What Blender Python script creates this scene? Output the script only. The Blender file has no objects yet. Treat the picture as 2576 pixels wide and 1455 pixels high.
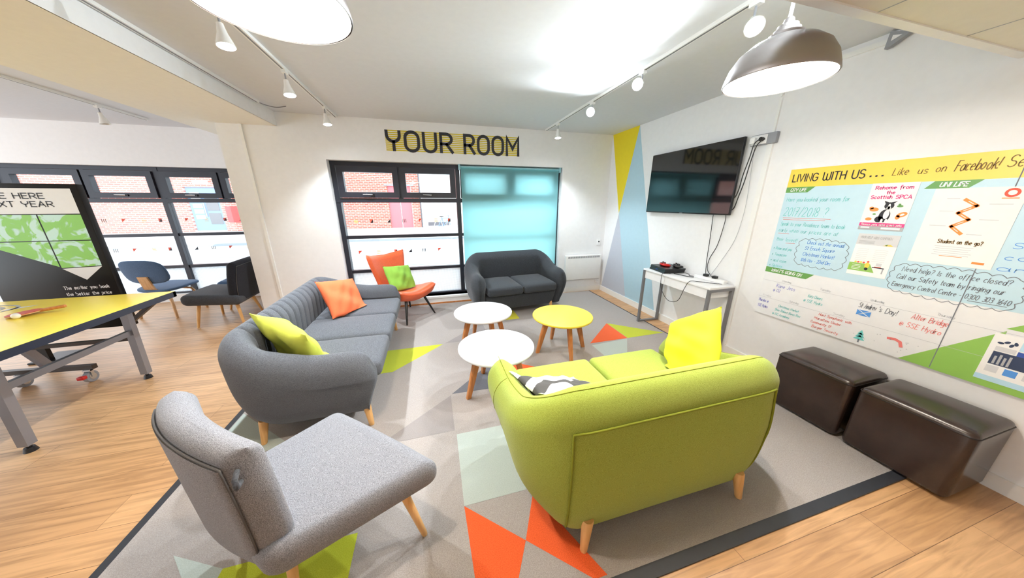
import bpy, bmesh, math, random
from math import sin, cos, pi, radians, sqrt, exp
from mathutils import Vector, Matrix, Euler

random.seed(7)
SC = bpy.context.scene
COL = SC.collection

# ------------------------------------------------------------------ camera
FPX, PITCH, HEAD = 720.0, radians(16.74), radians(15.46)
cam_d = bpy.data.cameras.new('camera')
cam_d.sensor_fit = 'HORIZONTAL'
cam_d.sensor_width = 36.0
cam_d.lens = 36.0 * FPX / 2576.0
cam_d.clip_start = 0.02
cam = bpy.data.objects.new('camera', cam_d)
COL.objects.link(cam)
cam.location = (0, 0, 1.55)
cam.rotation_euler = (pi / 2 - PITCH, 0, -HEAD)
SC.camera = cam

# ------------------------------------------------------------------ sky, exposure
w = bpy.data.worlds.new('overcast_sky')
SC.world = w
w.use_nodes = True
bg = w.node_tree.nodes['Background']
bg.inputs[0].default_value = (0.87, 0.945, 1.0, 1)
bg.inputs[1].default_value = 1.6
vs = SC.view_settings
vs.view_transform = 'Standard'
vs.look = 'None'
vs.gamma = 1.0
vs.use_curve_mapping = False
vs.exposure = 1.46
try:
    SC.cycles.max_bounces = 8
    SC.cycles.diffuse_bounces = 5
    SC.cycles.sample_clamp_indirect = 6.0
    SC.cycles.caustics_reflective = False
    SC.cycles.caustics_refractive = False
except Exception:
    pass


def add_light(name, kind, loc, power, color=(1, 1, 1), size=0.1, rot=None, parent=None, spot=None, blend=0.4, sy=None):
    d = bpy.data.lights.new(name, kind)
    d.energy = power
    d.color = color
    if kind == 'AREA':
        d.size = size
        if sy:
            d.shape = 'RECTANGLE'
            d.size_y = sy
    else:
        d.shadow_soft_size = size
    if spot:
        d.spot_size = spot
        d.spot_blend = blend
    o = bpy.data.objects.new(name, d)
    COL.objects.link(o)
    o.location = loc
    if rot is not None:
        o.rotation_euler = rot
    if parent:
        o.parent = parent
    return o


# ------------------------------------------------------------------ materials
def srgb(r, g, b):
    f = lambda c: c / 12.92 if c <= 0.04045 else ((c + 0.055) / 1.055) ** 2.4
    return (f(r / 255), f(g / 255), f(b / 255), 1)


class NT:
    """small helper around a node tree"""
    def __init__(s, name):
        s.m = bpy.data.materials.new(name)
        s.m.use_nodes = True
        s.t = s.m.node_tree
        s.b = s.t.nodes['Principled BSDF']

    def n(s, kind, **kw):
        nd = s.t.nodes.new(kind)
        for k, v in kw.items():
            setattr(nd, k, v)
        return nd

    def l(s, a, b):
        s.t.links.new(a, b)


def mat(name, col, rough=0.6, metal=0.0, var=0.0, vscale=20, bump=0.0, bscale=200, spec=None, sheen=0.0, coat=0.0):
    q = NT(name)
    b = q.b
    b.inputs['Base Color'].default_value = col
    b.inputs['Roughness'].default_value = rough
    b.inputs['Metallic'].default_value = metal
    if spec is not None:
        b.inputs['Specular IOR Level'].default_value = spec
    if sheen:
        b.inputs['Sheen Weight'].default_value = sheen
    if coat:
        b.inputs['Coat Weight'].default_value = coat
        b.inputs['Coat Roughness'].default_value = 0.1
    tc = q.n('ShaderNodeTexCoord')
    nz = q.n('ShaderNodeTexNoise')
    nz.inputs['Scale'].default_value = vscale
    nz.inputs['Detail'].default_value = 4
    q.l(tc.outputs['Object'], nz.inputs['Vector'])
    rp = q.n('ShaderNodeValToRGB')
    v = max(var, 0.015)
    rp.color_ramp.elements[0].position = 0.3
    rp.color_ramp.elements[1].position = 0.7
    rp.color_ramp.elements[0].color = tuple(c * (1 - v) for c in col[:3]) + (1,)
    rp.color_ramp.elements[1].color = tuple(min(1, c * (1 + v)) for c in col[:3]) + (1,)
    q.l(nz.outputs['Fac'], rp.inputs[0])
    q.l(rp.outputs[0], b.inputs['Base Color'])
    if bump:
        n2 = q.n('ShaderNodeTexNoise')
        n2.inputs['Scale'].default_value = bscale
        n2.inputs['Detail'].default_value = 3
        q.l(tc.outputs['Object'], n2.inputs['Vector'])
        bp = q.n('ShaderNodeBump')
        bp.inputs['Strength'].default_value = bump
        bp.inputs['Distance'].default_value = 0.004
        q.l(n2.outputs['Fac'], bp.inputs['Height'])
        q.l(bp.outputs[0], b.inputs['Normal'])
    return q.m


def weave(name, c1, c2, scale=260, stretch=(1, 1, 1), rough=0.95, bump=0.35, mix=0.5):
    """marled fabric: fine two-tone fleck with a soft nap"""
    q = NT(name)
    b = q.b
    b.inputs['Roughness'].default_value = rough
    b.inputs['Specular IOR Level'].default_value = 0.15
    b.inputs['Sheen Weight'].default_value = 0.15
    tc = q.n('ShaderNodeTexCoord')
    mp = q.n('ShaderNodeMapping')
    mp.inputs['Scale'].default_value = stretch
    q.l(tc.outputs['Object'], mp.inputs['Vector'])
    nz = q.n('ShaderNodeTexNoise')
    nz.inputs['Scale'].default_value = scale
    nz.inputs['Detail'].default_value = 2
    q.l(mp.outputs[0], nz.inputs['Vector'])
    rp = q.n('ShaderNodeValToRGB')
    rp.color_ramp.elements[0].position = 0.5 - mix * 0.4
    rp.color_ramp.elements[1].position = 0.5 + mix * 0.4
    rp.color_ramp.elements[0].color = c1
    rp.color_ramp.elements[1].color = c2
    q.l(nz.outputs['Fac'], rp.inputs[0])
    q.l(rp.outputs[0], b.inputs['Base Color'])
    bp = q.n('ShaderNodeBump')
    bp.inputs['Strength'].default_value = bump
    bp.inputs['Distance'].default_value = 0.003
    q.l(nz.outputs['Fac'], bp.inputs['Height'])
    q.l(bp.outputs[0], b.inputs['Normal'])
    return q.m


def emis(name, col, power):
    q = NT(name)
    q.b.inputs['Base Color'].default_value = col
    q.b.inputs['Emission Color'].default_value = col
    q.b.inputs['Emission Strength'].default_value = power
    return q.m


def wood_floor(name):
    q = NT(name)
    b = q.b
    b.inputs['Roughness'].default_value = 0.36
    b.inputs['Specular IOR Level'].default_value = 0.9
    tc = q.n('ShaderNodeTexCoord')
    br = q.n('ShaderNodeTexBrick')
    br.offset = 0.37
    br.inputs['Scale'].default_value = 1.0
    br.inputs['Brick Width'].default_value = 1.25
    br.inputs['Row Height'].default_value = 0.19
    br.inputs['Mortar Size'].default_value = 0.0012
    br.inputs['Color1'].default_value = srgb(209, 165, 119)
    br.inputs['Color2'].default_value = srgb(191, 147, 103)
    br.inputs['Mortar'].default_value = srgb(120, 84, 52)
    q.l(tc.outputs['Object'], br.inputs['Vector'])
    mp = q.n('ShaderNodeMapping')
    mp.inputs['Scale'].default_value = (1.6, 22, 1)
    q.l(tc.outputs['Object'], mp.inputs['Vector'])
    nz = q.n('ShaderNodeTexNoise')
    nz.inputs['Scale'].default_value = 1.6
    nz.inputs['Detail'].default_value = 8
    nz.inputs['Distortion'].default_value = 0.9
    q.l(mp.outputs[0], nz.inputs['Vector'])
    rp = q.n('ShaderNodeValToRGB')
    rp.color_ramp.elements[0].position = 0.33
    rp.color_ramp.elements[0].color = (0.66, 0.60, 0.53, 1)
    rp.color_ramp.elements[1].position = 0.62
    rp.color_ramp.elements[1].color = (1.12, 1.1, 1.06, 1)
    q.l(nz.outputs['Fac'], rp.inputs[0])
    mx = q.n('ShaderNodeMix', data_type='RGBA', blend_type='MULTIPLY')
    mx.inputs['Factor'].default_value = 0.8
    q.l(br.outputs['Color'], mx.inputs['A'])
    q.l(rp.outputs[0], mx.inputs['B'])
    q.l(mx.outputs['Result'], b.inputs['Base Color'])
    return q.m


def oak(name, c1, c2):
    q = NT(name)
    b = q.b
    b.inputs['Roughness'].default_value = 0.45
    tc = q.n('ShaderNodeTexCoord')
    mp = q.n('ShaderNodeMapping')
    mp.inputs['Scale'].default_value = (40, 40, 4)
    q.l(tc.outputs['Object'], mp.inputs['Vector'])
    nz = q.n('ShaderNodeTexNoise')
    nz.inputs['Scale'].default_value = 1.5
    nz.inputs['Detail'].default_value = 5
    q.l(mp.outputs[0], nz.inputs['Vector'])
    rp = q.n('ShaderNodeValToRGB')
    rp.color_ramp.elements[0].position = 0.3
    rp.color_ramp.elements[1].position = 0.7
    rp.color_ramp.elements[0].color = c1
    rp.color_ramp.elements[1].color = c2
    q.l(nz.outputs['Fac'], rp.inputs[0])
    q.l(rp.outputs[0], b.inputs['Base Color'])
    return q.m


def brick_mat(name):
    q = NT(name)
    q.b.inputs['Roughness'].default_value = 0.9
    tc = q.n('ShaderNodeTexCoord')
    mp = q.n('ShaderNodeMapping')
    mp.inputs['Rotation'].default_value = (radians(90), 0, 0)
    q.l(tc.outputs['Object'], mp.inputs['Vector'])
    br = q.n('ShaderNodeTexBrick')
    br.inputs['Scale'].default_value = 1.0
    br.inputs['Brick Width'].default_value = 0.3
    br.inputs['Row Height'].default_value = 0.11
    br.inputs['Mortar Size'].default_value = 0.014
    br.inputs['Color1'].default_value = srgb(205, 118, 100)
    br.inputs['Color2'].default_value = srgb(178, 96, 84)
    br.inputs['Mortar'].default_value = srgb(205, 190, 180)
    q.l(mp.outputs[0], br.inputs['Vector'])
    q.l(br.outputs['Color'], q.b.inputs['Base Color'])
    return q.m


def glass_mat(name, tint=(1, 1, 1, 1), film=0.0):
    q = NT(name)
    t = q.t
    t.nodes.remove(q.b)
    tr = q.n('ShaderNodeBsdfTransparent')
    tr.inputs[0].default_value = tint
    gl = q.n('ShaderNodeBsdfGlossy')
    gl.inputs['Roughness'].default_value = 0.02
    mx = q.n('ShaderNodeMixShader')
    mx.inputs[0].default_value = 0.05
    q.l(tr.outputs[0], mx.inputs[1])
    q.l(gl.outputs[0], mx.inputs[2])
    out = [n for n in t.nodes if n.type == 'OUTPUT_MATERIAL'][0]
    last = mx
    if film:
        tl = q.n('ShaderNodeBsdfTranslucent')
        tl.inputs[0].default_value = (0.86, 0.92, 0.96, 1)
        df = q.n('ShaderNodeBsdfDiffuse')
        df.inputs[0].default_value = (0.75, 0.82, 0.88, 1)
        a = q.n('ShaderNodeMixShader')
        a.inputs[0].default_value = 0.45
        q.l(tl.outputs[0], a.inputs[1])
        q.l(df.outputs[0], a.inputs[2])
        tc = q.n('ShaderNodeTexCoord')
        vo = q.n('ShaderNodeTexVoronoi')
        vo.inputs['Scale'].default_value = 55
        vo.inputs['Randomness'].default_value = 0.0
        q.l(tc.outputs['Object'], vo.inputs['Vector'])
        lt = q.n('ShaderNodeMath', operation='LESS_THAN')
        lt.inputs[1].default_value = 0.36
        q.l(vo.outputs['Distance'], lt.inputs[0])
        mu = q.n('ShaderNodeMath', operation='MULTIPLY_ADD')
        mu.inputs[1].default_value = -0.35
        mu.inputs[2].default_value = film
        q.l(lt.outputs[0], mu.inputs[0])
        fm = q.n('ShaderNodeMixShader')
        q.l(mu.outputs[0], fm.inputs[0])
        q.l(mx.outputs[0], fm.inputs[1])
        q.l(a.outputs[0], fm.inputs[2])
        last = fm
    q.l(last.outputs[0], out.inputs[0])
    return q.m


def blind_mat(name):
    q = NT(name)
    t = q.t
    t.nodes.remove(q.b)
    tl = q.n('ShaderNodeBsdfTranslucent')
    tl.inputs[0].default_value = srgb(208, 247, 249)
    df = q.n('ShaderNodeBsdfDiffuse')
    df.inputs[0].default_value = srgb(180, 232, 238)
    mx = q.n('ShaderNodeMixShader')
    mx.inputs[0].default_value = 0.2
    q.l(tl.outputs[0], mx.inputs[1])
    q.l(df.outputs[0], mx.inputs[2])
    out = [n for n in t.nodes if n.type == 'OUTPUT_MATERIAL'][0]
    q.l(mx.outputs[0], out.inputs[0])
    return q.m


def chevron_mat(name):
    q = NT(name)
    q.b.inputs['Roughness'].default_value = 0.9
    tc = q.n('ShaderNodeTexCoord')
    sp = q.n('ShaderNodeSeparateXYZ')
    q.l(tc.outputs['Object'], sp.inputs[0])
    def m(op, a, b=None, c=None):
        nd = q.n('ShaderNodeMath', operation=op)
        for i, x in enumerate((a, b, c)):
            if x is None:
                continue
            if isinstance(x, (int, float)):
                nd.inputs[i].default_value = x
            else:
                q.l(x, nd.inputs[i])
        return nd.outputs[0]
    fx = m('PINGPONG', sp.outputs[0], 0.10)
    v = m('ADD', sp.outputs[1], fx)
    v = m('MULTIPLY', v, 1 / 0.19)
    v = m('FRACT', v)
    v = m('GREATER_THAN', v, 0.5)
    mx = q.n('ShaderNodeMix', data_type='RGBA')
    mx.inputs['A'].default_value = srgb(238, 236, 228)
    mx.inputs['B'].default_value = srgb(72, 70, 68)
    q.l(v, mx.inputs['Factor'])
    q.l(mx.outputs['Result'], q.b.inputs['Base Color'])
    return q.m


def duotone(name, c1, c2, scale):
    q = NT(name)
    q.b.inputs['Roughness'].default_value = 0.3
    tc = q.n('ShaderNodeTexCoord')
    nz = q.n('ShaderNodeTexNoise')
    nz.inputs['Scale'].default_value = scale
    nz.inputs['Detail'].default_value = 3
    nz.inputs['Distortion'].default_value = 1.2
    q.l(tc.outputs['Object'], nz.inputs['Vector'])
    rp = q.n('ShaderNodeValToRGB')
    rp.color_ramp.interpolation = 'LINEAR'
    rp.color_ramp.elements[0].position = 0.47
    rp.color_ramp.elements[1].position = 0.53
    rp.color_ramp.elements[0].color = c1
    rp.color_ramp.elements[1].color = c2
    q.l(nz.outputs['Fac'], rp.inputs[0])
    q.l(rp.outputs[0], q.b.inputs['Base Color'])
    return q.m


M = {}
M['wall'] = mat('white_wall_paint', srgb(238, 238, 239), 0.75, bump=0.05, bscale=120)
M['ceil'] = mat('ceiling_paint', srgb(216, 218, 222), 0.7)
M['soffit'] = mat('cream_warm_bounce_paint', srgb(234, 230, 218), 0.75)  # slight cream tint paints in the warm lamp bounce on the beam
M['trimw'] = mat('white_gloss_paint', srgb(240, 240, 238), 0.35)
M['floor'] = wood_floor('oak_plank_floor')
M['carpet'] = weave('grey_carpet', srgb(150, 141, 136), srgb(176, 168, 163), 260, bump=0.3)
M['c_orange'] = weave('orange_carpet', srgb(214, 84, 38), srgb(240, 104, 54), 260, bump=0.3)
M['c_lime'] = weave('lime_carpet', srgb(176, 184, 40), srgb(196, 204, 62), 260, bump=0.3)
M['c_mint'] = weave('pale_mint_carpet', srgb(168, 178, 170), srgb(188, 196, 190), 260, bump=0.3)
M['c_dark'] = weave('slate_carpet', srgb(96, 96, 102), srgb(116, 116, 122), 260, bump=0.3)
M['c_yellow'] = weave('yellow_carpet', srgb(206, 196, 34), srgb(222, 212, 60), 260, bump=0.3)
M['c_mid'] = weave('mid_grey_carpet', srgb(134, 126, 124), srgb(156, 149, 146), 260, bump=0.3)
M['rubber'] = mat('black_rubber', srgb(44, 46, 52), 0.55, var=0.08)
M['green'] = weave('lime_wool', srgb(128, 140, 48), srgb(170, 184, 84), 420, mix=0.6)
M['grey3'] = weave('grey_linen', srgb(74, 76, 82), srgb(108, 111, 118), 150, stretch=(1, 1, 4), mix=0.55)
M['char'] = weave('charcoal_linen', srgb(48, 51, 56), srgb(70, 74, 80), 200, mix=0.6)
M['marl'] = weave('marled_grey_wool', srgb(86, 86, 92), srgb(162, 164, 172), 400, mix=0.6)
M['dkgrey'] = weave('dark_grey_wool', srgb(58, 60, 66), srgb(84, 87, 94), 220, mix=0.6)
M['black_f'] = weave('black_wool', srgb(30, 32, 40), srgb(46, 48, 56), 220, mix=0.6)
M['blue'] = weave('slate_blue_felt', srgb(66, 88, 118), srgb(92, 116, 148), 220, mix=0.6)
M['seam'] = mat('dark_stitching', srgb(84, 83, 84), 0.9)
M['gseam'] = mat('olive_piping', srgb(122, 128, 24), 0.9)
M['beech'] = oak('beech_leg', srgb(214, 160, 96), srgb(232, 184, 122))
M['oakleg'] = oak('oak_leg', srgb(182, 112, 58), srgb(206, 138, 78))
M['ply'] = oak('plywood', srgb(196, 150, 104), srgb(220, 178, 132))
M['ebony'] = mat('black_lacquer', srgb(26, 24, 24), 0.35)
M['white_lam'] = mat('white_laminate', srgb(242, 242, 244), 0.25)
M['yellow_lam'] = mat('yellow_laminate', srgb(255, 224, 78), 0.3)
M['orange_l'] = mat('orange_leather', srgb(224, 98, 56), 0.42, var=0.05, vscale=40, bump=0.1, bscale=90)
M['p_orange'] = mat('orange_cotton', srgb(246, 116, 72), 0.9, var=0.04, bump=0.2, bscale=60)
M['p_lime'] = mat('lime_cotton', srgb(208, 216, 84), 0.9, var=0.04, bump=0.2, bscale=60)
M['p_green'] = mat('green_cotton', srgb(134, 178, 66), 0.9, var=0.04, bump=0.2, bscale=60)
M['p_yellow'] = mat('yellow_cotton', srgb(238, 236, 48), 0.9, var=0.03, bump=0.15, bscale=60)
M['chevron'] = chevron_mat('chevron_cotton')
M['brown'] = mat('dark_brown_leather', srgb(52, 39, 34), 0.24, var=0.10, vscale=12, bump=0.08, bscale=160)
M['brownseam'] = mat('brown_stitching', srgb(34, 26, 22), 0.6)
M['frame'] = mat('charcoal_aluminium', srgb(42, 44, 54), 0.4, metal=0.2)
M['glass'] = glass_mat('window_glass')
M['film'] = glass_mat('dotted_film_glass', film=0.75)
M['blind'] = blind_mat('aqua_blind_fabric')
M['blindbar'] = mat('pale_aqua_metal', srgb(150, 196, 206), 0.4)
M['chrome'] = mat('brushed_chrome', srgb(205, 208, 212), 0.25, metal=0.9)
M['black'] = mat('black_plastic', srgb(24, 24, 26), 0.35)
M['screen'] = mat('glossy_black_screen', srgb(12, 14, 18), 0.06, spec=0.9)
M['red'] = mat('red_plastic', srgb(206, 36, 34), 0.35)
M['white_p'] = mat('white_plastic', srgb(240, 240, 240), 0.35)
M['grey_p'] = mat('grey_plastic', srgb(150, 152, 158), 0.45)
M['ltgrey'] = mat('pale_grey_paint', srgb(196, 200, 208), 0.7)
M['steel'] = mat('grey_powder_coat', srgb(128, 128, 132), 0.4, metal=0.3)
M['wyellow'] = mat('yellow_wall_paint', srgb(236, 214, 36), 0.7)
M['wblue'] = mat('pale_blue_wall_paint', srgb(176, 206, 220), 0.7)
M['wgrey'] = mat('lilac_grey_wall_paint', srgb(190, 194, 206), 0.7)
M['ink'] = mat('black_vinyl', srgb(36, 36, 44), 0.5)
M['vstripe'] = mat('yellow_vinyl', srgb(216, 192, 24), 0.5)
M['b_white'] = mat('whiteboard_white', srgb(240, 241, 244), 0.18)
M['b_blue'] = mat('whiteboard_pale_blue', srgb(196, 226, 240), 0.2)
M['b_yellow'] = mat('whiteboard_yellow', srgb(250, 216, 86), 0.22)
M['b_green'] = mat('whiteboard_green', srgb(104, 160, 84), 0.3)
M['b_lgreen'] = mat('poster_green', srgb(146, 194, 92), 0.35)
M['paper'] = mat('white_paper', srgb(246, 246, 246), 0.6)
M['pgrey'] = mat('printed_grey', srgb(176, 178, 182), 0.6)
M['plgrey'] = mat('printed_light_grey', srgb(214, 216, 220), 0.6)
M['pink'] = mat('printed_pink', srgb(226, 70, 140), 0.6)
M['porange'] = mat('printed_orange', srgb(246, 150, 74), 0.6)
M['pred'] = mat('printed_red', srgb(232, 92, 70), 0.6)
M['pblue'] = mat('printed_blue', srgb(52, 84, 170), 0.6)
M['pnavy'] = mat('printed_navy', srgb(48, 62, 92), 0.6)
M['psky'] = mat('printed_sky', srgb(190, 226, 246), 0.6)
M['t_teal'] = mat('teal_marker', srgb(110, 206, 204), 0.6)
M['t_blue'] = mat('blue_marker', srgb(84, 150, 226), 0.6)
M['t_violet'] = mat('violet_marker', srgb(140, 140, 214), 0.6)
M['t_red'] = mat('red_marker', srgb(238, 130, 126), 0.6)
M['t_grey'] = mat('grey_marker', srgb(116, 120, 130), 0.6)
M['t_brown'] = mat('brown_marker', srgb(120, 92, 40), 0.6)
M['t_lgrey'] = mat('faint_grey_ink', srgb(196, 198, 204), 0.6)
M['ttop'] = mat('yellow_table_paint', srgb(255, 228, 88), 0.25)
M['tblack'] = mat('black_blue_edge', srgb(34, 38, 52), 0.4)
M['tsteel'] = mat('silver_steel', srgb(140, 142, 150), 0.35, metal=0.6)
M['tbrown'] = mat('dark_bronze_steel', srgb(66, 58, 54), 0.4, metal=0.4)
M['rubber_red'] = mat('red_bat_rubber', srgb(196, 60, 30), 0.5)
M['kblack'] = mat('gloss_black_panel', srgb(15, 14, 15), 0.35, spec=.3)
M['kwhite'] = mat('sign_white', srgb(226, 226, 230), 0.3)
M['kgreen'] = duotone('green_duotone_print', srgb(126, 198, 40), srgb(190, 228, 220), 7)
M['shade_out'] = mat('brushed_steel_shade', srgb(158, 152, 150), 0.42, metal=0.85)
M['shade_in'] = mat('white_enamel', srgb(250, 246, 238), 0.5)
M['bulb_warm'] = emis('warm_bulb', (1.0, 0.86, 0.68, 1), 60)
M['bulb_cool'] = emis('cool_spot_lens', (0.86, 0.94, 1.0, 1), 40)
M['bulb_off'] = mat('unlit_lens', srgb(150, 146, 132), 0.2)
M['brick'] = brick_mat('pink_red_brick')
M['asphalt'] = mat('pale_wet_asphalt', srgb(176, 184, 188), 0.8, var=0.05, vscale=2)
M['pave'] = mat('pale_paving', srgb(196, 200, 200), 0.85, var=0.05, vscale=2)
M['kerb'] = mat('kerb_stone', srgb(150, 158, 168), 0.85)
M['doorblue'] = mat('blue_grey_door_paint', srgb(110, 140, 176), 0.5)
M['doorpink'] = mat('pink_red_door_paint', srgb(222, 120, 128), 0.6)
M['extwhite'] = mat('white_render', srgb(226, 236, 234), 0.8)
M['extgrey'] = mat('dark_glazing_and_shadow', srgb(96, 98, 104), 0.2)


# ------------------------------------------------------------------ mesh helper
class MB:
    def __init__(s):
        s.v, s.f, s.m = [], [], []

    def add(s, vs_, fs, mi=0):
        o = len(s.v)
        s.v += [tuple(p) for p in vs_]
        s.f += [tuple(i + o for i in f) for f in fs]
        s.m += [mi] * len(fs)
        return s

    def box(s, lo, hi, mi=0, T=None):
        x0, y0, z0 = lo
        x1, y1, z1 = hi
        p = [(x0, y0, z0), (x1, y0, z0), (x1, y1, z0), (x0, y1, z0), (x0, y0, z1), (x1, y0, z1), (x1, y1, z1), (x0, y1, z1)]
        if T:
            p = [T @ Vector(q) for q in p]
        return s.add(p, [(3, 2, 1, 0), (4, 5, 6, 7), (0, 1, 5, 4), (1, 2, 6, 5), (2, 3, 7, 6), (3, 0, 4, 7)], mi)

    def rbox(s, lo, hi, r, mi=0, seg=3, T=None, fn=None, sub=0):
        bm = bmesh.new()
        bmesh.ops.create_cube(bm, size=1)
        c = [(a + b) / 2 for a, b in zip(lo, hi)]
        d = [b - a for a, b in zip(lo, hi)]
        for v in bm.verts:
            v.co = Vector((v.co.x * d[0] + c[0], v.co.y * d[1] + c[1], v.co.z * d[2] + c[2]))
        if sub:
            bmesh.ops.subdivide_edges(bm, edges=bm.edges[:], cuts=0)
        r = min(r, min(d) * 0.49)
        bmesh.ops.bevel(bm, geom=bm.edges[:], offset=r, segments=seg, profile=0.5, affect='EDGES')
        if sub:
            for ax in (0, 1):
                for k in range(1, sub):
                    co = [0, 0, 0]
                    co[ax] = lo[ax] + d[ax] * k / sub
                    no = [0, 0, 0]
                    no[ax] = 1
                    bmesh.ops.bisect_plane(bm, geom=bm.verts[:] + bm.edges[:] + bm.faces[:], plane_co=co, plane_no=no)
        bm.verts.index_update()
        vs_ = [v.co.copy() for v in bm.verts]
        if fn:
            vs_ = [Vector(fn(p)) for p in vs_]
        if T:
            vs_ = [T @ p for p in vs_]
        fs = [tuple(v.index for v in f.verts) for f in bm.faces]
        bm.free()
        return s.add(vs_, fs, mi)

    def loft(s, rings, closed=True, cap0=True, cap1=True, mi=0, loop=False):
        n = len(rings[0])
        vs_ = [p for r in rings for p in r]
        fs = []
        R = len(rings)
        for i in range(R if loop else R - 1):
            i2 = (i + 1) % R
            for j in range(n if closed else n - 1):
                j2 = (j + 1) % n
                fs.append((i * n + j, i * n + j2, i2 * n + j2, i2 * n + j))
        if cap0 and not loop:
            fs.append(tuple(reversed(range(n))))
        if cap1 and not loop:
            fs.append(tuple((R - 1) * n + j for j in range(n)))
        return s.add(vs_, fs, mi)

    def cyl(s, p0, p1, r0, r1=None, n=20, mi=0, caps=True):
        r1 = r0 if r1 is None else r1
        p0, p1 = Vector(p0), Vector(p1)
        d = (p1 - p0).normalized()
        a = d.orthogonal().normalized()
        b = d.cross(a)
        rings = []
        for p, r in ((p0, r0), (p1, r1)):
            rings.append([p + a * (r * cos(2 * pi * k / n)) + b * (r * sin(2 * pi * k / n)) for k in range(n)])
        return s.loft(rings, True, caps, caps, mi)

    def hleg(s, p0, p1, r0, r1, n=18, mi=0):
        """turned leg with level ends"""
        rings = []
        for t in (0, .04, .5, .96, 1):
            c = Vector(p0).lerp(Vector(p1), t)
            r = (r0 + (r1 - r0) * t) * (.9 if t in (0, 1) else 1)
            rings.append([(c.x + r * cos(2 * pi * k / n), c.y + r * sin(2 * pi * k / n), c.z) for k in range(n)])
        return s.loft(rings, True, True, True, mi)

    def tube(s, path, r, n=8, mi=0, closed=False):
        P = [Vector(p) for p in path]
        rings = []
        a = None
        N = len(P)
        for i, p in enumerate(P):
            if closed:
                t = P[(i + 1) % N] - P[i - 1]
            else:
                t = P[min(i + 1, N - 1)] - P[max(i - 1, 0)]
            t.normalize()
            if a is None:
                a = t.orthogonal().normalized()
            else:
                a = (a - t * a.dot(t))
                a = a.normalized() if a.length > 1e-6 else t.orthogonal().normalized()
            b = t.cross(a)
            rr = r[i] if isinstance(r, (list, tuple)) else r
            rings.append([p + a * (rr * cos(2 * pi * k / n)) + b * (rr * sin(2 * pi * k / n)) for k in range(n)])
        return s.loft(rings, True, True, True, mi, loop=closed)

    def lathe(s, prof, c=(0, 0, 0), n=40, mi=0, T=None, caps=True):
        rings = []
        for r, z in prof:
            rings.append([Vector((c[0] + r * cos(2 * pi * k / n), c[1] + r * sin(2 * pi * k / n), c[2] + z)) for k in range(n)])
        if T:
            rings = [[T @ p for p in q] for q in rings]
        return s.loft(rings, True, caps and prof[0][0] > 1e-5, caps and prof[-1][0] > 1e-5, mi)

    def sphere(s, c, r, n=16, mi=0, sc=(1, 1, 1)):
        rings = []
        for i in range(1, n):
            th = pi * i / n
            rings.append([(c[0] + r * sc[0] * sin(th) * cos(2 * pi * k / (2 * n)), c[1] + r * sc[1] * sin(th) * sin(2 * pi * k / (2 * n)), c[2] - r * sc[2] * cos(th)) for k in range(2 * n)])
        return s.loft(rings, True, True, True, mi)

    def poly(s, pts, mi=0):
        return s.add(pts, [tuple(range(len(pts)))], mi)

    def prism(s, pts2, f0, f1, mi=0):
        """pts2 outline; f0/f1 map 2d -> 3d for the two faces"""
        n = len(pts2)
        return s.loft([[f0(*p) for p in pts2], [f1(*p) for p in pts2]], True, True, True, mi)

    def build(s, name, mats, parent=None, smooth=35, loc=None):
        me = bpy.data.meshes.new(name)
        me.from_pydata([tuple(v) for v in s.v], [], s.f)
        if not isinstance(mats, (list, tuple)):
            mats = [mats]
        for m_ in mats:
            me.materials.append(m_)
        me.polygons.foreach_set('material_index', s.m)
        bm = bmesh.new()
        bm.from_mesh(me)
        bmesh.ops.remove_doubles(bm, verts=bm.verts[:], dist=1e-6)
        bmesh.ops.recalc_face_normals(bm, faces=bm.faces[:])
        bm.to_mesh(me)
        bm.free()
        if smooth:
            me.polygons.foreach_set('use_smooth', [True] * len(me.polygons))
            me.set_sharp_from_angle(angle=radians(smooth))
        me.update()
        o = bpy.data.objects.new(name, me)
        COL.objects.link(o)
        if parent:
            o.parent = parent
        if loc:
            o.location = loc
        return o


def tag(o, label=None, cat=None, group=None, kind=None):
    if label:
        o['label'] = label
    if cat:
        o['category'] = cat
    if group:
        o['group'] = group
    if kind:
        o['kind'] = kind
    return o


def thing(name, label, cat, loc=(0, 0, 0), rz=0.0, group=None):
    o = bpy.data.objects.new(name, None)
    o.empty_display_size = 0.1
    COL.objects.link(o)
    o.location = loc
    o.rotation_euler = (0, 0, rz)
    return tag(o, label, cat, group)


def dup(root, loc, rz, label, rot=None):
    def cp(o, par):
        c = o.copy()
        COL.objects.link(c)
        c.parent = par
        for ch in list(o.children):
            cp(ch, c)
        return c
    r = cp(root, None)
    r.location = loc
    r.rotation_euler = rot if rot else (0, 0, rz)
    r['label'] = label
    return r


def struct(name, mb, mats, smooth=0):
    o = mb.build(name, mats, None, smooth)
    o['kind'] = 'structure'
    return o


def sstep(a, b, x):
    t = max(0.0, min(1.0, (x - a) / (b - a)))
    return t * t * (3 - 2 * t)


def catmull(P, n=6, closed=False):
    P = [Vector(p) for p in P]
    N = len(P)
    out = []
    for i in range(N if closed else N - 1):
        if closed:
            p0, p1, p2, p3 = P[i - 1], P[i], P[(i + 1) % N], P[(i + 2) % N]
        else:
            p0, p1, p2, p3 = P[max(i - 1, 0)], P[i], P[i + 1], P[min(i + 2, N - 1)]
        for k in range(n):
            t = k / n
            out.append(0.5 * ((2 * p1) + (p2 - p0) * t + (2 * p0 - 5 * p1 + 4 * p2 - p3) * t * t + (3 * p1 - p0 - 3 * p2 + p3) * t ** 3))
    if not closed:
        out.append(P[-1])
    return out


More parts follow.
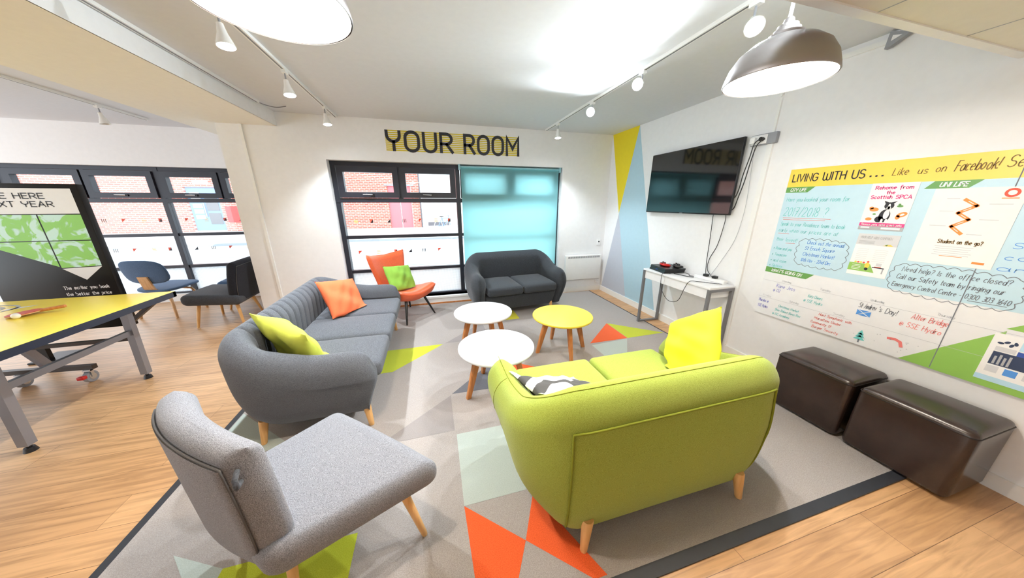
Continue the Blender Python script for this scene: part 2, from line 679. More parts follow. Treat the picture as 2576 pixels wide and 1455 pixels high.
# ------------------------------------------------------------------ stroke lettering
def arc(cx, cy, rx, ry, a0, a1, n=10):
    return [(cx + rx * cos(radians(a0 + (a1 - a0) * k / n)), cy + ry * sin(radians(a0 + (a1 - a0) * k / n))) for k in range(n + 1)]


def stad(w_, h=1.0, y0=0.0):
    r = w_ / 2
    return arc(r, y0 + h - r, r, r, 0, 180) + arc(r, y0 + r, r, r, 180, 360) + [(w_, y0 + h - r)]


XH = 0.62
GL = {
    'A': (.64, [[(0, 0), (.32, 1), (.64, 0)], [(.12, .34), (.52, .34)]]),
    'B': (.56, [[(0, 0), (0, 1), (.28, 1)] + arc(.28, .76, .24, .24, 90, -90) + [(0, .52)], [(.28, .52)] + arc(.3, .26, .26, .26, 90, -90) + [(0, 0)]]),
    'C': (.6, [arc(.32, .68, .32, .32, 25, 180) + arc(.32, .32, .32, .32, 180, 335)]),
    'D': (.6, [[(0, 0), (0, 1), (.25, 1)] + arc(.25, .65, .35, .35, 90, 0) + arc(.25, .35, .35, .35, 0, -90) + [(0, 0)]]),
    'E': (.5, [[(.5, 0), (0, 0), (0, 1), (.5, 1)], [(0, .52), (.44, .52)]]),
    'F': (.48, [[(0, 0), (0, 1), (.5, 1)], [(0, .52), (.42, .52)]]),
    'G': (.62, [arc(.32, .68, .32, .32, 25, 180) + arc(.32, .32, .32, .32, 180, 360) + [(.64, .46), (.36, .46)]]),
    'H': (.58, [[(0, 0), (0, 1)], [(.58, 0), (.58, 1)], [(0, .52), (.58, .52)]]),
    'I': (.06, [[(.03, 0), (.03, 1)]]),
    'J': (.4, [[(.4, 1), (.4, .22)] + arc(.2, .22, .2, .22, 0, -170)]),
    'K': (.56, [[(0, 0), (0, 1)], [(.54, 1), (0, .42)], [(.16, .58), (.56, 0)]]),
    'L': (.46, [[(0, 1), (0, 0), (.46, 0)]]),
    'M': (.74, [[(0, 0), (0, 1), (.37, .38), (.74, 1), (.74, 0)]]),
    'N': (.6, [[(0, 0), (0, 1), (.6, 0), (.6, 1)]]),
    'O': (.64, [stad(.64)]),
    'P': (.54, [[(0, 0), (0, 1), (.28, 1)] + arc(.28, .73, .27, .27, 90, -90) + [(0, .46)]]),
    'R': (.56, [[(0, 0), (0, 1), (.28, 1)] + arc(.28, .73, .27, .27, 90, -90) + [(0, .46)], [(.28, .46), (.58, 0)]]),
    'S': (.54, [arc(.27, .75, .25, .25, 30, 180) + arc(.27, .75, .25, .25, 180, 270)[1:] + arc(.27, .25, .27, .25, 90, 0)[1:] + arc(.27, .25, .27, .25, 0, -150)[1:]]),
    'T': (.56, [[(0, 1), (.56, 1)], [(.28, 1), (.28, 0)]]),
    'U': (.6, [[(0, 1), (0, .3)] + arc(.3, .3, .3, .3, 180, 360) + [(.6, 1)]]),
    'V': (.6, [[(0, 1), (.3, 0), (.6, 1)]]),
    'W': (.86, [[(0, 1), (0, .22)] + arc(.215, .215, .215, .215, 180, 360) + [(.43, .8)], [(.43, .22)] + arc(.645, .215, .215, .215, 180, 360) + [(.86, 1)]]),
    'X': (.58, [[(0, 0), (.58, 1)], [(0, 1), (.58, 0)]]),
    'Y': (.6, [[(0, 1), (0, .82)] + arc(.3, .78, .3, .32, 180, 360) + [(.6, 1)], [(.3, .46), (.3, 0)]]),
    'Z': (.54, [[(0, 1), (.54, 1), (0, 0), (.54, 0)]]),
    'a': (.44, [arc(.22, .3, .22, .3, 50, 400, 14), [(.44, .6), (.44, .08), (.5, 0)]]),
    'b': (.44, [[(0, 1), (0, .02)], arc(.2, .3, .22, .3, 180, -180, 14)]),
    'c': (.4, [arc(.22, .3, .22, .3, 50, 310)]),
    'd': (.46, [arc(.22, .3, .22, .3, 50, 400, 14), [(.45, 1), (.45, 0)]]),
    'e': (.42, [[(.02, .32), (.42, .36)] + arc(.22, .32, .21, .3, 10, 310)]),
    'f': (.34, [arc(.26, .82, .14, .16, 50, 180) + [(.12, -.2)], [(0, .56), (.3, .58)]]),
    'g': (.44, [arc(.22, .32, .22, .28, 50, 400, 14), [(.44, .6), (.44, -.1)] + arc(.24, -.12, .2, .2, 0, -140)]),
    'h': (.42, [[(0, 1), (0, 0)], [(0, .36)] + arc(.2, .38, .2, .22, 180, 0) + [(.4, 0)]]),
    'i': (.08, [[(.04, .6), (.04, .02)], [(.04, .78), (.05, .84)]]),
    'j': (.2, [[(.16, .6), (.16, -.12)] + arc(.02, -.12, .14, .16, 0, -120), [(.16, .8), (.17, .84)]]),
    'k': (.4, [[(0, 1), (0, 0)], [(.36, .6), (0, .26)], [(.12, .36), (.4, 0)]]),
    'l': (.1, [[(.03, 1), (.03, .06), (.1, 0)]]),
    'm': (.66, [[(0, .6), (0, 0)], [(0, .38)] + arc(.16, .4, .16, .2, 180, 0) + [(.32, 0)], [(.32, .38)] + arc(.48, .4, .16, .2, 180, 0) + [(.64, 0)]]),
    'n': (.42, [[(0, .6), (0, 0)], [(0, .36)] + arc(.2, .38, .2, .22, 180, 0) + [(.4, 0)]]),
    'o': (.44, [arc(.22, .3, .22, .3, 90, 450, 14)]),
    'p': (.44, [[(0, .6), (0, -.34)], arc(.21, .3, .21, .3, 180, -180, 14)]),
    'q': (.44, [arc(.22, .3, .22, .3, 50, 400, 14), [(.44, .6), (.44, -.34)]]),
    'r': (.3, [[(0, .6), (0, 0)], [(0, .36)] + arc(.18, .4, .18, .2, 180, 60)]),
    's': (.36, [arc(.19, .45, .16, .15, 30, 270) + arc(.19, .15, .17, .15, 90, -150)[1:]]),
    't': (.32, [[(.14, .9), (.14, .14)] + arc(.26, .14, .12, .14, 180, 280), [(0, .6), (.32, .62)]]),
    'u': (.42, [[(0, .6), (0, .22)] + arc(.2, .22, .2, .22, 180, 360) + [(.4, .6)], [(.4, .3), (.42, 0)]]),
    'v': (.4, [[(0, .6), (.2, 0), (.4, .6)]]),
    'w': (.6, [[(0, .6), (.14, 0), (.3, .5), (.46, 0), (.6, .6)]]),
    'x': (.4, [[(0, 0), (.4, .6)], [(0, .6), (.4, 0)]]),
    'y': (.42, [[(0, .6), (.2, .06)], [(.42, .6), (.12, -.3)]]),
    'z': (.38, [[(0, .6), (.38, .6), (0, 0), (.38, 0)]]),
    '0': (.5, [arc(.25, .5, .25, .5, 90, 450, 16)]),
    '1': (.2, [[(0, .8), (.16, 1), (.16, 0)]]),
    '2': (.46, [arc(.23, .74, .22, .26, 160, -30) + [(0, 0), (.48, 0)]]),
    '3': (.44, [arc(.2, .75, .22, .25, 140, -90) + arc(.2, .25, .24, .25, 90, -140)]),
    '6': (.44, [[(.36, 1)] + arc(.22, .27, .22, .27, 150, 510, 14)]),
    '7': (.44, [[(0, 1), (.46, 1), (.16, 0)], [(.1, .52), (.4, .52)]]),
    '8': (.44, [arc(.22, .76, .19, .24, 90, 450, 12), arc(.22, .26, .22, .26, 90, 450, 12)]),
    '4': (.46, [[(.36, 0), (.36, 1), (0, .3), (.48, .3)]]),
    '5': (.44, [[(.42, 1), (.06, 1), (.02, .55)] + arc(.2, .3, .24, .3, 110, -140)]),
    '?': (.4, [arc(.2, .78, .2, .22, 170, -40) + [(.2, .42), (.2, .28)], [(.2, .06), (.21, 0)]]),
    '!': (.1, [[(.07, 1), (.04, .3)], [(.03, .06), (.04, 0)]]),
    '/': (.4, [[(0, -.1), (.4, 1.08)]]),
    '.': (.08, [[(.02, 0), (.02, .07)]]),
    '-': (.4, [[(.04, .4), (.36, .4)]]),
    "'": (.1, [[(.06, 1), (.03, .78)]]),
    '@': (.6, [arc(.3, .35, .12, .15, 0, 360, 10), arc(.3, .35, .3, .38, -30, 300, 14)]),
    '*': (.3, [[(0, .2), (.3, .5)], [(0, .5), (.3, .2)], [(.15, .14), (.15, .56)]]),
    ' ': (.34, []),
}


def strokes(text, gap=.2):
    out, x = [], 0.0
    for ch in text:
        wd, st = GL.get(ch, GL[' '])
        for s_ in st:
            out.append([(px + x, py) for px, py in s_])
        x += wd + gap
    return out, x - gap


def ribbon(mb, pl, wd, F, mi=0):
    """flat stroked line of width wd; F maps 2d -> 3d"""
    P = [pl[0]]
    for p in pl[1:]:
        if abs(p[0] - P[-1][0]) + abs(p[1] - P[-1][1]) > 1e-5:
            P.append(p)
    if len(P) < 2:
        return
    closed = abs(P[0][0] - P[-1][0]) + abs(P[0][1] - P[-1][1]) < 1e-4
    if closed:
        P = P[:-1]
    N = len(P)
    L, R = [], []
    for i in range(N):
        def dr(a, b):
            v = Vector((b[0] - a[0], b[1] - a[1]))
            return v.normalized()
        if closed:
            d1, d2 = dr(P[i - 1], P[i]), dr(P[i], P[(i + 1) % N])
        else:
            d1 = dr(P[max(i - 1, 0)], P[max(i, 1)])
            d2 = dr(P[min(i, N - 2)], P[min(i + 1, N - 1)])
        t = d1 + d2
        t = t.normalized() if t.length > 1e-4 else d2
        nrm = Vector((-t.y, t.x))
        k = 1 / max(0.45, abs(nrm.dot(Vector((-d2.y, d2.x)))))
        o = nrm * (wd / 2 * k)
        q = Vector(P[i])
        if not closed and i == 0:
            q = q - d2 * wd * .3
        if not closed and i == N - 1:
            q = q + d1 * wd * .3
        L.append(q + o)
        R.append(q - o)
    vs_ = [F(*p) for p in L] + [F(*p) for p in R]
    fs = []
    for i in range(N if closed else N - 1):
        j = (i + 1) % N
        fs.append((i, j, N + j, N + i))
    mb.add(vs_, fs, mi)


def write(mb, text, u, v, h, wd, F, mi=0, fit=None, slant=0.0, gap=.2, jitter=0.0):
    """text at (u,v) baseline-left, cap height h; fit = total width"""
    st, tw = strokes(text, gap)
    sx = h if not fit else fit / tw
    for s_ in st:
        jx, jy = random.uniform(-1, 1) * jitter, random.uniform(-1, 1) * jitter
        ribbon(mb, [(u + px * sx + py * h * slant + jx * h, v + py * h + jy * h) for px, py in s_], wd, F, mi)


# ------------------------------------------------------------------ setting
XR, YB, YL, HC = 2.95, 4.52, 5.75, 2.60          # right wall, window wall, bay window wall, ceiling
XL, YN = -7.6, -2.6
SZ, SY = 2.26, 0.985                             # lowered ceiling: height and far edge

mb = MB()
mb.box((XL, YN, -0.12), (XR + .2, YL + .2, 0.0))
struct('floor', mb, M['floor'])

mb = MB()
mb.box((XL, SY, HC), (XR + .2, YL + .2, HC + .15))
struct('ceiling', mb, M['ceil'])

# lowered ceiling above the camera: cream tiles, white edge strip
mb = MB()
mb.box((XL, YN, SZ), (XR, SY - .035, HC + .1), 0)
mb.box((XL, SY - .04, SZ - .006), (XR, SY, HC), 1)
for k in range(18):
    x = 2.354 - .62 * k
    mb.box((x - .0015, YN, SZ - .002), (x + .0015, SY - .04, SZ + .001), 2)
for k in range(5):
    y = SY - .66 - .6 * k
    mb.box((XL, y - .0015, SZ - .002), (XR, y + .0015, SZ + .001), 2)
struct('trim_1', mb, [M['soffit'], M['trimw'], M['pgrey']])

# right wall with painted triangles
mb = MB()
mb.box((XR, YN, 0), (XR + .2, YB + .3, HC))
e = XR - .0012
mb.poly([(e, YB - .001, HC), (e, 3.883, HC), (e, 4.165, 1.39)], 1)
mb.poly([(e, 3.883, HC), (e, 4.16, 1.39), (e, 3.771, .09), (e, 3.122, .09)], 2)
mb.poly([(e, 4.16, 1.39), (e, 4.465, .09), (e, 3.771, .09)], 3)
struct('wall_right', mb, [M['wall'], M['wyellow'], M['wblue'], M['wgrey']])

# window wall with its opening, and the pier beside the bay
WX0, WX1, WZ0, WZ1 = -1.245, 2.09, 0.13, 2.09
mb = MB()
mb.box((-2.33, YB, 0), (WX0, YB + .3, HC))
mb.box((WX1, YB, 0), (XR, YB + .3, HC))
mb.box((WX0, YB, WZ1), (WX1, YB + .3, HC))
mb.box((WX0, YB, 0), (WX1, YB + .3, WZ0))
mb.box((-2.33, YB + .3, 0), (-2.05, YL + .2, HC))
struct('wall_back', mb, M['wall'])

mb = MB()
mb.box((XL, YN - .2, 0), (XR + .2, YN, HC + .1))
struct('wall_near', mb, M['wall'])

mb = MB()
mb.box((XL, YL, 2.06), (-2.33, YL + .2, HC))
mb.box((XL, YL, 0), (-2.33, YL + .2, .12))
struct('wall_left', mb, M['wall'])

# boxed beam on the left
mb = MB()
mb.box((-2.72, SY, 2.445), (-1.715, YB, HC), 0)
mb.box((-2.72, YB, 2.445), (-2.33, YL, HC), 0)
mb.box((-1.72, SY, 2.445), (-1.712, YB, HC), 1)
struct('trim_2', mb, [M['soffit'], M['wall']])

mb = MB()
mb.box((XR - .014, YN, 0), (XR, YB, .09))
struct('baseboard_right', mb, M['trimw'])
mb = MB()
mb.box((WX1, YB - .014, 0), (XR - .014, YB, .09))
mb.box((-2.33, YB - .014, 0), (WX0, YB, .09))
struct('baseboard_back', mb, M['trimw'])
mb = MB()
mb.box((WX0 - .02, YB - .04, .0), (WX1 + .02, YB, .10), 0)
mb.box((WX0 - .02, YB - .045, .0), (WX1 + .02, YB - .035, .03), 1)
mb.box((WX0, YB - .05, .10), (WX1, YB + .12, .13), 0)
struct('trim_3', mb, [M['trimw'], M['oakleg']])
mb = MB()
mb.box((-2.10, YB - .018, 0), (-2.07, YB, 2.445))
struct('trim_4', mb, M['trimw'])


# ------------------------------------------------------------------ windows
def stickers(mb, x0, x1, y, z, seed):
    rnd = random.Random(seed)
    x = x0 + .12
    k = 0
    while x < x1 - .1:
        kind = (k + seed) % 5
        F = lambda u, v: (u, y, v)
        if kind == 0:
            mb.poly([F(x, z), F(x + .05, z), F(x + .05, z + .05)], 0)
        elif kind == 1:
            for q in range(3):
                mb.poly([F(x + q * .022, z), F(x + q * .022 + .008, z), F(x + q * .022 + .008, z + .05), F(x + q * .022, z + .05)], 0)
        elif kind == 2:
            mb.poly([F(x, z + .05), F(x + .05, z + .05), F(x, z)], 1)
        elif kind == 3:
            for q in range(3):
                mb.poly([F(x, z + q * .02), F(x + .05, z + q * .02), F(x + .05, z + q * .02 + .007), F(x, z + q * .02 + .007)], 2)
        else:
            mb.poly([F(x, z), F(x + .04, z + .05), F(x + .04, z)], 0)
            mb.poly([F(x, z), F(x, z + .05), F(x + .04, z + .05)], 1)
        x += .2 + rnd.random() * .05
        k += 1


def window(name, x0, x1, y, z0, z1, module, xm, label):
    """x0..x1 opening, mullions at xm + k*module; vents above the transom"""
    root = thing(name, None, None, ((x0 + x1) / 2, y, z0))
    root['kind'] = 'structure'
    ox, oz = (x0 + x1) / 2, z0
    L = lambda x, yy, z: (x - ox, yy, z - oz)
    zt, zr1, zr2 = 1.585, 1.07, .56
    mull = sorted(set([x0 + .03, x1 - .03] + [xm + k * module for k in range(-6, 7) if x0 + .1 < xm + k * module < x1 - .1]))
    fr = MB()
    fr.box(L(x0, 0, z1 - .055), L(x1, .09, z1))
    fr.box(L(x0, 0, z0), L(x1, .09, z0 + .022))
    fr.box(L(x0, -.012, zt - .03), L(x1, .09, zt + .03))
    for z in (zr1, zr2):
        fr.box(L(x0, .01, z - .022), L(x1, .08, z + .022))
    for m_ in mull:
        fr.box(L(m_ - .03, -.006, z0), L(m_ + .03, .1, z1))
    st = MB()
    for a, b in zip(mull[:-1], mull[1:]):
        a2, b2 = a + .03, b - .03
        c = (a2 + b2) / 2
        fr.box(L(c - .03, .0, zt + .03), L(c + .03, .085, z1 - .055))
        for s0, s1 in ((a2 + .01, c - .012), (c + .012, b2 - .01)):
            zz0, zz1 = zt + .035, z1 - .06
            sh = MB()
            bw = .075
            sh.box(L(s0, -.03, zz0), L(s1, .05, zz0 + bw))
            sh.box(L(s0, -.03, zz1 - bw), L(s1, .05, zz1))
            sh.box(L(s0, -.03, zz0 + bw), L(s0 + bw, .05, zz1 - bw))
            sh.box(L(s1 - bw, -.03, zz0 + bw), L(s1, .05, zz1 - bw))
            so = sh.build('sash', M['frame'], root, 0)
            pn = MB()
            pn.box(L(s0 + bw, .015, zz0 + bw), L(s1 - bw, .02, zz1 - bw))
            pn.build('pane', M['glass'], so, 0)
            h = MB()
            hx = (s0 + s1) / 2 + .03
            h.box(L(hx - .02, -.045, zz0 + .025), L(hx + .02, -.03, zz0 + .05), 1)
            h.tube([L(hx, -.05, zz0 + .04), L(hx - .04, -.06, zz0 + .042), L(hx - .12, -.058, zz0 + .044)], [.009, .008, .005], 8, 0)
            h.build('handle', [M['chrome'], M['black']], so)
        pn = MB()
        pn.box(L(a2, .04, zr1 + .022), L(b2, .046, zt - .03))
        pn.box(L(a2, .04, zr2 + .022), L(b2, .046, zr1 - .022))
        pn.build('pane', M['glass'], root, 0)
        pf = MB()
        pf.box(L(a2, .04, z0 + .022), L(b2, .046, zr2 - .022))
        pf.build('pane', M['film'], root, 0)
        q = MB()
        stickers(q, a2 - ox, b2 - ox, .038, 1.27 - oz, int(abs(a * 7)) % 5)
        stickers(q, a2 - ox, b2 - ox, .038, .82 - oz, int(abs(a * 5)) % 5 + 1)
        for i in range(len(q.v)):
            pass
        st.v, o_ = st.v + q.v, len(st.v)
        st.f += [tuple(i + o_ for i in f) for f in q.f]
        st.m += q.m
    fr.build('window_frame', M['frame'], root, 0)
    st.build('safety_stickers', [M['ink'], M['pred'], M['b_yellow']], root, 0)
    return root


window('window_1', WX0, WX1, YB + .12, WZ0, WZ1, 1.65, .437, None)
window('window_2', XL, -2.33, YL + .06, .12, 2.06, 1.65, -3.885, None)

# roller blind over the right half of the near window
bl = thing('roller_blind', 'lowered aqua roller blind glowing with daylight behind the charcoal sofa', 'blind', (1.26, YB + .07, WZ1))
mb = MB()
bx = .80
mb.cyl((-bx, 0, -.035), (bx, 0, -.035), .024, n=16)
mb.build('roller', M['blindbar'], bl)
mb = MB()
mb.box((-bx + .02, -.024, -1.86), (bx - .02, -.022, -.035))
mb.build('blind_fabric', M['blind'], bl, 0)
mb = MB()
mb.rbox((-bx + .02, -.031, -1.885), (bx - .02, -.015, -1.855), .006)
mb.build('bottom_bar', M['blindbar'], bl)
for s in (-1, 1):
    mb = MB()
    mb.box((s * bx - .012, -.045, -.075), (s * bx + .012, .02, -.0))
    mb.build('end_bracket', M['blindbar'], bl, 0)

# ------------------------------------------------------------------ carpet
cp = thing('carpet', 'grey carpet with orange, lime and mint triangles under the seating', 'carpet', (0, 0, 0))
CX0, CX1, CY0, CY1 = -1.50, 2.70, .675, 4.47
mb = MB()
mb.box((CX0, CY0, 0), (CX1, CY1, .007), 0)
def cpoly(pts, mi, z=.0078):
    mb.poly([(x, y, z) for x, y in pts], mi)
cpoly([(.055, 1.15), (.32, .91), (.19, .685), (.07, .685)], 1)
cpoly([(.32, .91), (.43, 1.12), (.62, .69), (.56, .69)], 1)
cpoly([(.06, 1.66), (.055, 1.15), (.40, 1.15), (.85, 1.66)], 3)
cpoly([(-.46, 1.16), (-.46, .69), (-1.0, 1.0), (-1.0, 1.16)], 2)
cpoly([(-1.0, 1.16), (-1.0, 1.0), (-1.25, 1.28)], 3)
cpoly([(.03, 3.05), (-.46, 2.60), (-.8, 2.6), (-.8, 3.05)], 2)
cpoly([(.06, 2.115), (.56, 2.10), (.56, 2.60)], 4)
cpoly([(.98, 2.25), (.56, 2.10), (.56, 2.56)], 1)
cpoly([(1.09, 3.89), (1.09, 3.54), (.58, 3.54)], 5)
cpoly([(2.16, 3.07), (1.65, 2.615), (2.15, 2.62)], 1)
cpoly([(2.165, 3.07), (2.68, 2.63), (2.155, 2.62)], 2)
cpoly([(2.14, 2.61), (1.65, 2.57), (1.66, 2.12), (1.78, 2.12)], 3)
cpoly([(-1.49, 2.3), (-1.0, 1.85), (-1.49, 1.85)], 3)
cpoly([(-1.49, 1.84), (-1.0, 1.84), (-1.0, 1.4)], 6)
cpoly([(-.45, 1.7), (.05, 1.7), (.05, 2.1)], 6)
cpoly([(1.1, 2.1), (1.62, 2.1), (1.62, 1.65)], 6)
cpoly([(.56, 3.06), (.56, 3.54), (0.05, 3.06)], 6)
mb.build('pile', [M['carpet'], M['c_orange'], M['c_lime'], M['c_mint'], M['c_dark'], M['c_yellow'], M['c_mid']], cp, 0)
mb = MB()
mb.box((CX0 - .005, .625, 0), (CX1 + .012, CY0 + .002, .008))
mb.box((CX0 - .035, .625, 0), (CX0 + .003, CY1, .008))
mb.box((CX1 - .003, .625, 0), (CX1 + .014, CY1, .008))
mb.build('edge_strip', M['rubber'], cp, 0)


# ------------------------------------------------------------------ tub sofas
def tub_sofa(name, label, cat, loc, rz, W, D, ah, bh, ncush, fab, cushfab, legm, th=.17, rc=.29, taper=.14,
             channels=0, back_seam=False, seam_m=None, legs=None, flare=0.0, z0=.10, taper_b=None, lean=0.0):
    root = thing(name, label, cat, loc, rz)
    hw = W / 2
    # plan path: left arm front -> back -> right arm front.  local +y is the back
    path = []
    ya, yb = -D / 2, D / 2
    na = 26
    for k in range(na):
        t = (k / (na - 1))
        t = t ** 1.6
        path.append((-hw, ya + (yb - rc - ya) * t, -1, 0, 'a'))
    nc_ = 14
    for k in range(1, nc_):
        a = pi - (pi / 2) * k / nc_
        path.append((-hw + rc + rc * cos(a), yb - rc + rc * sin(a), cos(a), sin(a), 'c'))
    nb = max(60, channels * 12 if channels else 40)
    for k in range(nb + 1):
        path.append((-hw + rc + (W - 2 * rc) * k / nb, yb, 0, 1, 'b'))
    path += [(-x, y, -nx, ny, q) for x, y, nx, ny, q in reversed(path[:na + nc_ - 1])]
    arm_l = yb - rc - ya
    corner_l = rc * pi / 2
    pos, s_ = [0.0], 0.0
    for p, q in zip(path[:-1], path[1:]):
        s_ += sqrt((q[0] - p[0]) ** 2 + (q[1] - p[1]) ** 2)
        pos.append(s_)
    tot = s_

    def height(s):
        d = min(s, tot - s)
        return ah + (bh - ah) * sstep(arm_l * .45, arm_l + corner_l * .9, d)

    def section(h):
        t = th
        return [(-taper, z0), (-taper * .60, z0 + .055), (-taper * .24, z0 + .14), (0, z0 + .29), (.012 + flare * .5, h - .17), (.004 + flare, h - .09),
                (-.03 + flare, h - .028), (-.075 + flare * .8, h), (-.115 + flare * .7, h - .006), (-t + .006 + flare * .5, h - .055), (-t - .012, h - .13), (-t - .006, .46), (-t, .34), (-t, z0)]

    prof_cache = {}

    def prof(h):
        k = round(h, 4)
        if k not in prof_cache:
            prof_cache[k] = [(v.x, v.y) for v in catmull([(a, b, 0) for a, b in section(h)], 4)]
        return prof_cache[k]

    tb = taper if taper_b is None else taper_b
    e_len = .15
    rings = []
    bx0, bx1 = -hw + rc, hw - rc
    grooves = [bx0 + (bx1 - bx0) * k / channels for k in range(channels + 1)] if channels else []
    extra = []
    for (x, y, nx, ny, q), s in zip(path, pos):
        h = height(s)
        d = min(s, tot - s)
        k = 1.0
        if d < e_len:
            u = d / e_len
            k = sqrt(max(0.0, 1 - (1 - u) ** 2)) * .86 + .14
        pts = []
        nc, zc = -th * .5, (z0 + h) / 2
        for i, (n_, z) in enumerate(prof(h)):
            n2 = nc + (n_ - nc) * k
            z2 = z
            if z > zc:
                z2 = zc + (z - zc) * (1 - (1 - k) * .30)
            else:
                z2 = zc + (z - zc) * (1 - (1 - k) * .16)
            g = 0
            if grooves and q in 'bc' and n_ < -.04 and z > .34:
                dd = min(abs(x - gx) for gx in grooves)
                g = -.014 * exp(-(dd / .010) ** 2) * sstep(-.03, -.08, n_)
            if i < len(prof(h)) * .3:
                n2 -= min(0, n_) * ny * ny * (1 - tb / taper) * k
            n2 -= lean * ny * ny * sstep(.35, h, z)
            px, py = x + nx * (n2 - g), y + ny * (n2 - g)
            if d < .34:
                py += (1 - d / .34) * (.085 * sstep(.44, z0, z) + .03 * sstep(.46, h, z))
            if g:
                z2 += g * .5
            pts.append((px, py, z2))
        rings.append(pts)
    sh = MB()
    sh.loft(rings, True, True, True)
    sh.build('shell', fab, root, 50)

    def outer(s, f, lift=.004):
        """point on the outside of the shell at path length s, fraction f of the section height"""
        i = max(range(len(pos)), key=lambda j: -abs(pos[j] - s))
        x, y, nx, ny, q = path[i]
        P = prof(height(pos[i]))
        top = max(range(len(P)), key=lambda j: P[j][1])
        ff = f * top
        j = int(ff)
        a, b = P[min(j, top)], P[min(j + 1, top)]
        t = ff - j
        n_ = a[0] + (b[0] - a[0]) * t + lift
        z = a[1] + (b[1] - a[1]) * t
        if ff < len(P) * .3:
            n_ -= min(0, n_) * ny * ny * (1 - tb / taper)
        n_ -= lean * ny * ny * sstep(.35, height(pos[i]), z)
        return (x + nx * n_, y + ny * n_, z)

    if back_seam:
        sL, sR = arm_l + corner_l * .80, tot - arm_l - corner_l * .80
        pip = MB()
        Lp = [outer(sL, f / 24 * .60) for f in range(1, 25)]
        Tp = [outer(sL + (sR - sL) * k / 40, .60) for k in range(1, 40)]
        Rp = [outer(sR, f / 24 * .60) for f in range(24, 0, -1)]
        pip.tube(Lp + Tp + Rp, .0055, 8)
        pip.build('piping', seam_m, root, 60)
        st = MB()
        st.tube([outer(arm_l * .1 + (tot - arm_l * .2) * k / 90, .97, .0015) for k in range(91)], .0022, 6)
        st.tube([outer(arm_l * .55, f / 20 * .95, .001) for f in range(1, 21)], .0018, 6)
        st.tube([outer(tot - arm_l * .55, f / 20 * .95, .001) for f in range(1, 21)], .0018, 6)
        st.build('stitching', seam_m, root, 60)

    # seat platform and cushions
    iw = hw - th - .004
    base = MB()
    def bfn(p):
        f = sstep(.42, z0, p.z)
        return (p.x * (1 - .06 * f), p.y + (.07 * f if p.y < 0 else 0), p.z)
    base.rbox((-iw - .03, ya + .045, z0), (iw + .03, yb - th + .02, .335), .035, fn=bfn)
    base.build('seat_base', fab, root)
    cw = 2 * iw / ncush
    for k in range(ncush):
        x0, x1 = -iw + cw * k + .004, -iw + cw * (k + 1) - .004
        cx_, cy_ = (x0 + x1) / 2, (ya + yb - th) / 2
        def cfn(p, cx_=cx_, cy_=cy_):
            if p.z > .40:
                u = (p.x - cx_) / (cw / 2)
                v = (p.y - cy_) / ((D - th) / 2)
                return (p.x, p.y, p.z + .022 * max(0, 1 - u * u) * max(0, 1 - v * v))
            return p
        c = MB()
        c.rbox((x0, ya - .01, .337), (x1, yb - th + .01, .455), .04, seg=4, fn=cfn, sub=6)
        co = c.build('seat_cushion', cushfab, root, 40)
    # legs
    lx, ly0, ly1 = legs
    for sx in (-1, 1):
        for yy in (ly0, ly1):
            lg = MB()
            sgn = 1 if yy > 0 else -1
            lg.hleg((sx * (lx - .02), yy - sgn * .02, z0 + .07), (sx * lx, yy, .0), .028, .017, 20)
            lg.build('leg', legm, root)
    return root


tub_sofa('loveseat', 'lime green two-seat tub sofa seen from behind, with yellow cushion', 'sofa',
         (1.035, 1.225, .0085), pi, 1.50, .86, .60, .79, 2, M['green'], M['green'], M['beech'], back_seam=True, seam_m=M['gseam'], legs=(.47, -.26, .425), flare=.012, z0=.095, taper_b=.035, lean=.05, taper=.17)
tub_sofa('three_seat_sofa', 'long grey three-seat tub sofa with channelled back and two cushions', 'sofa',
         (-.885, 2.755, .0085), pi / 2, 1.88, .90, .60, .77, 3, M['grey3'], M['grey3'], M['beech'], channels=14, legs=(.835, -.36, .30), th=.16)
tub_sofa('compact_sofa', 'charcoal two-seat tub sofa in front of the aqua blind', 'sofa',
         (1.13, 3.97, .0085), radians(5), 1.40, .78, .63, .83, 2, M['char'], M['char'], M['beech'], th=.18, rc=.26, legs=(.50, -.27, .25), taper=.12)


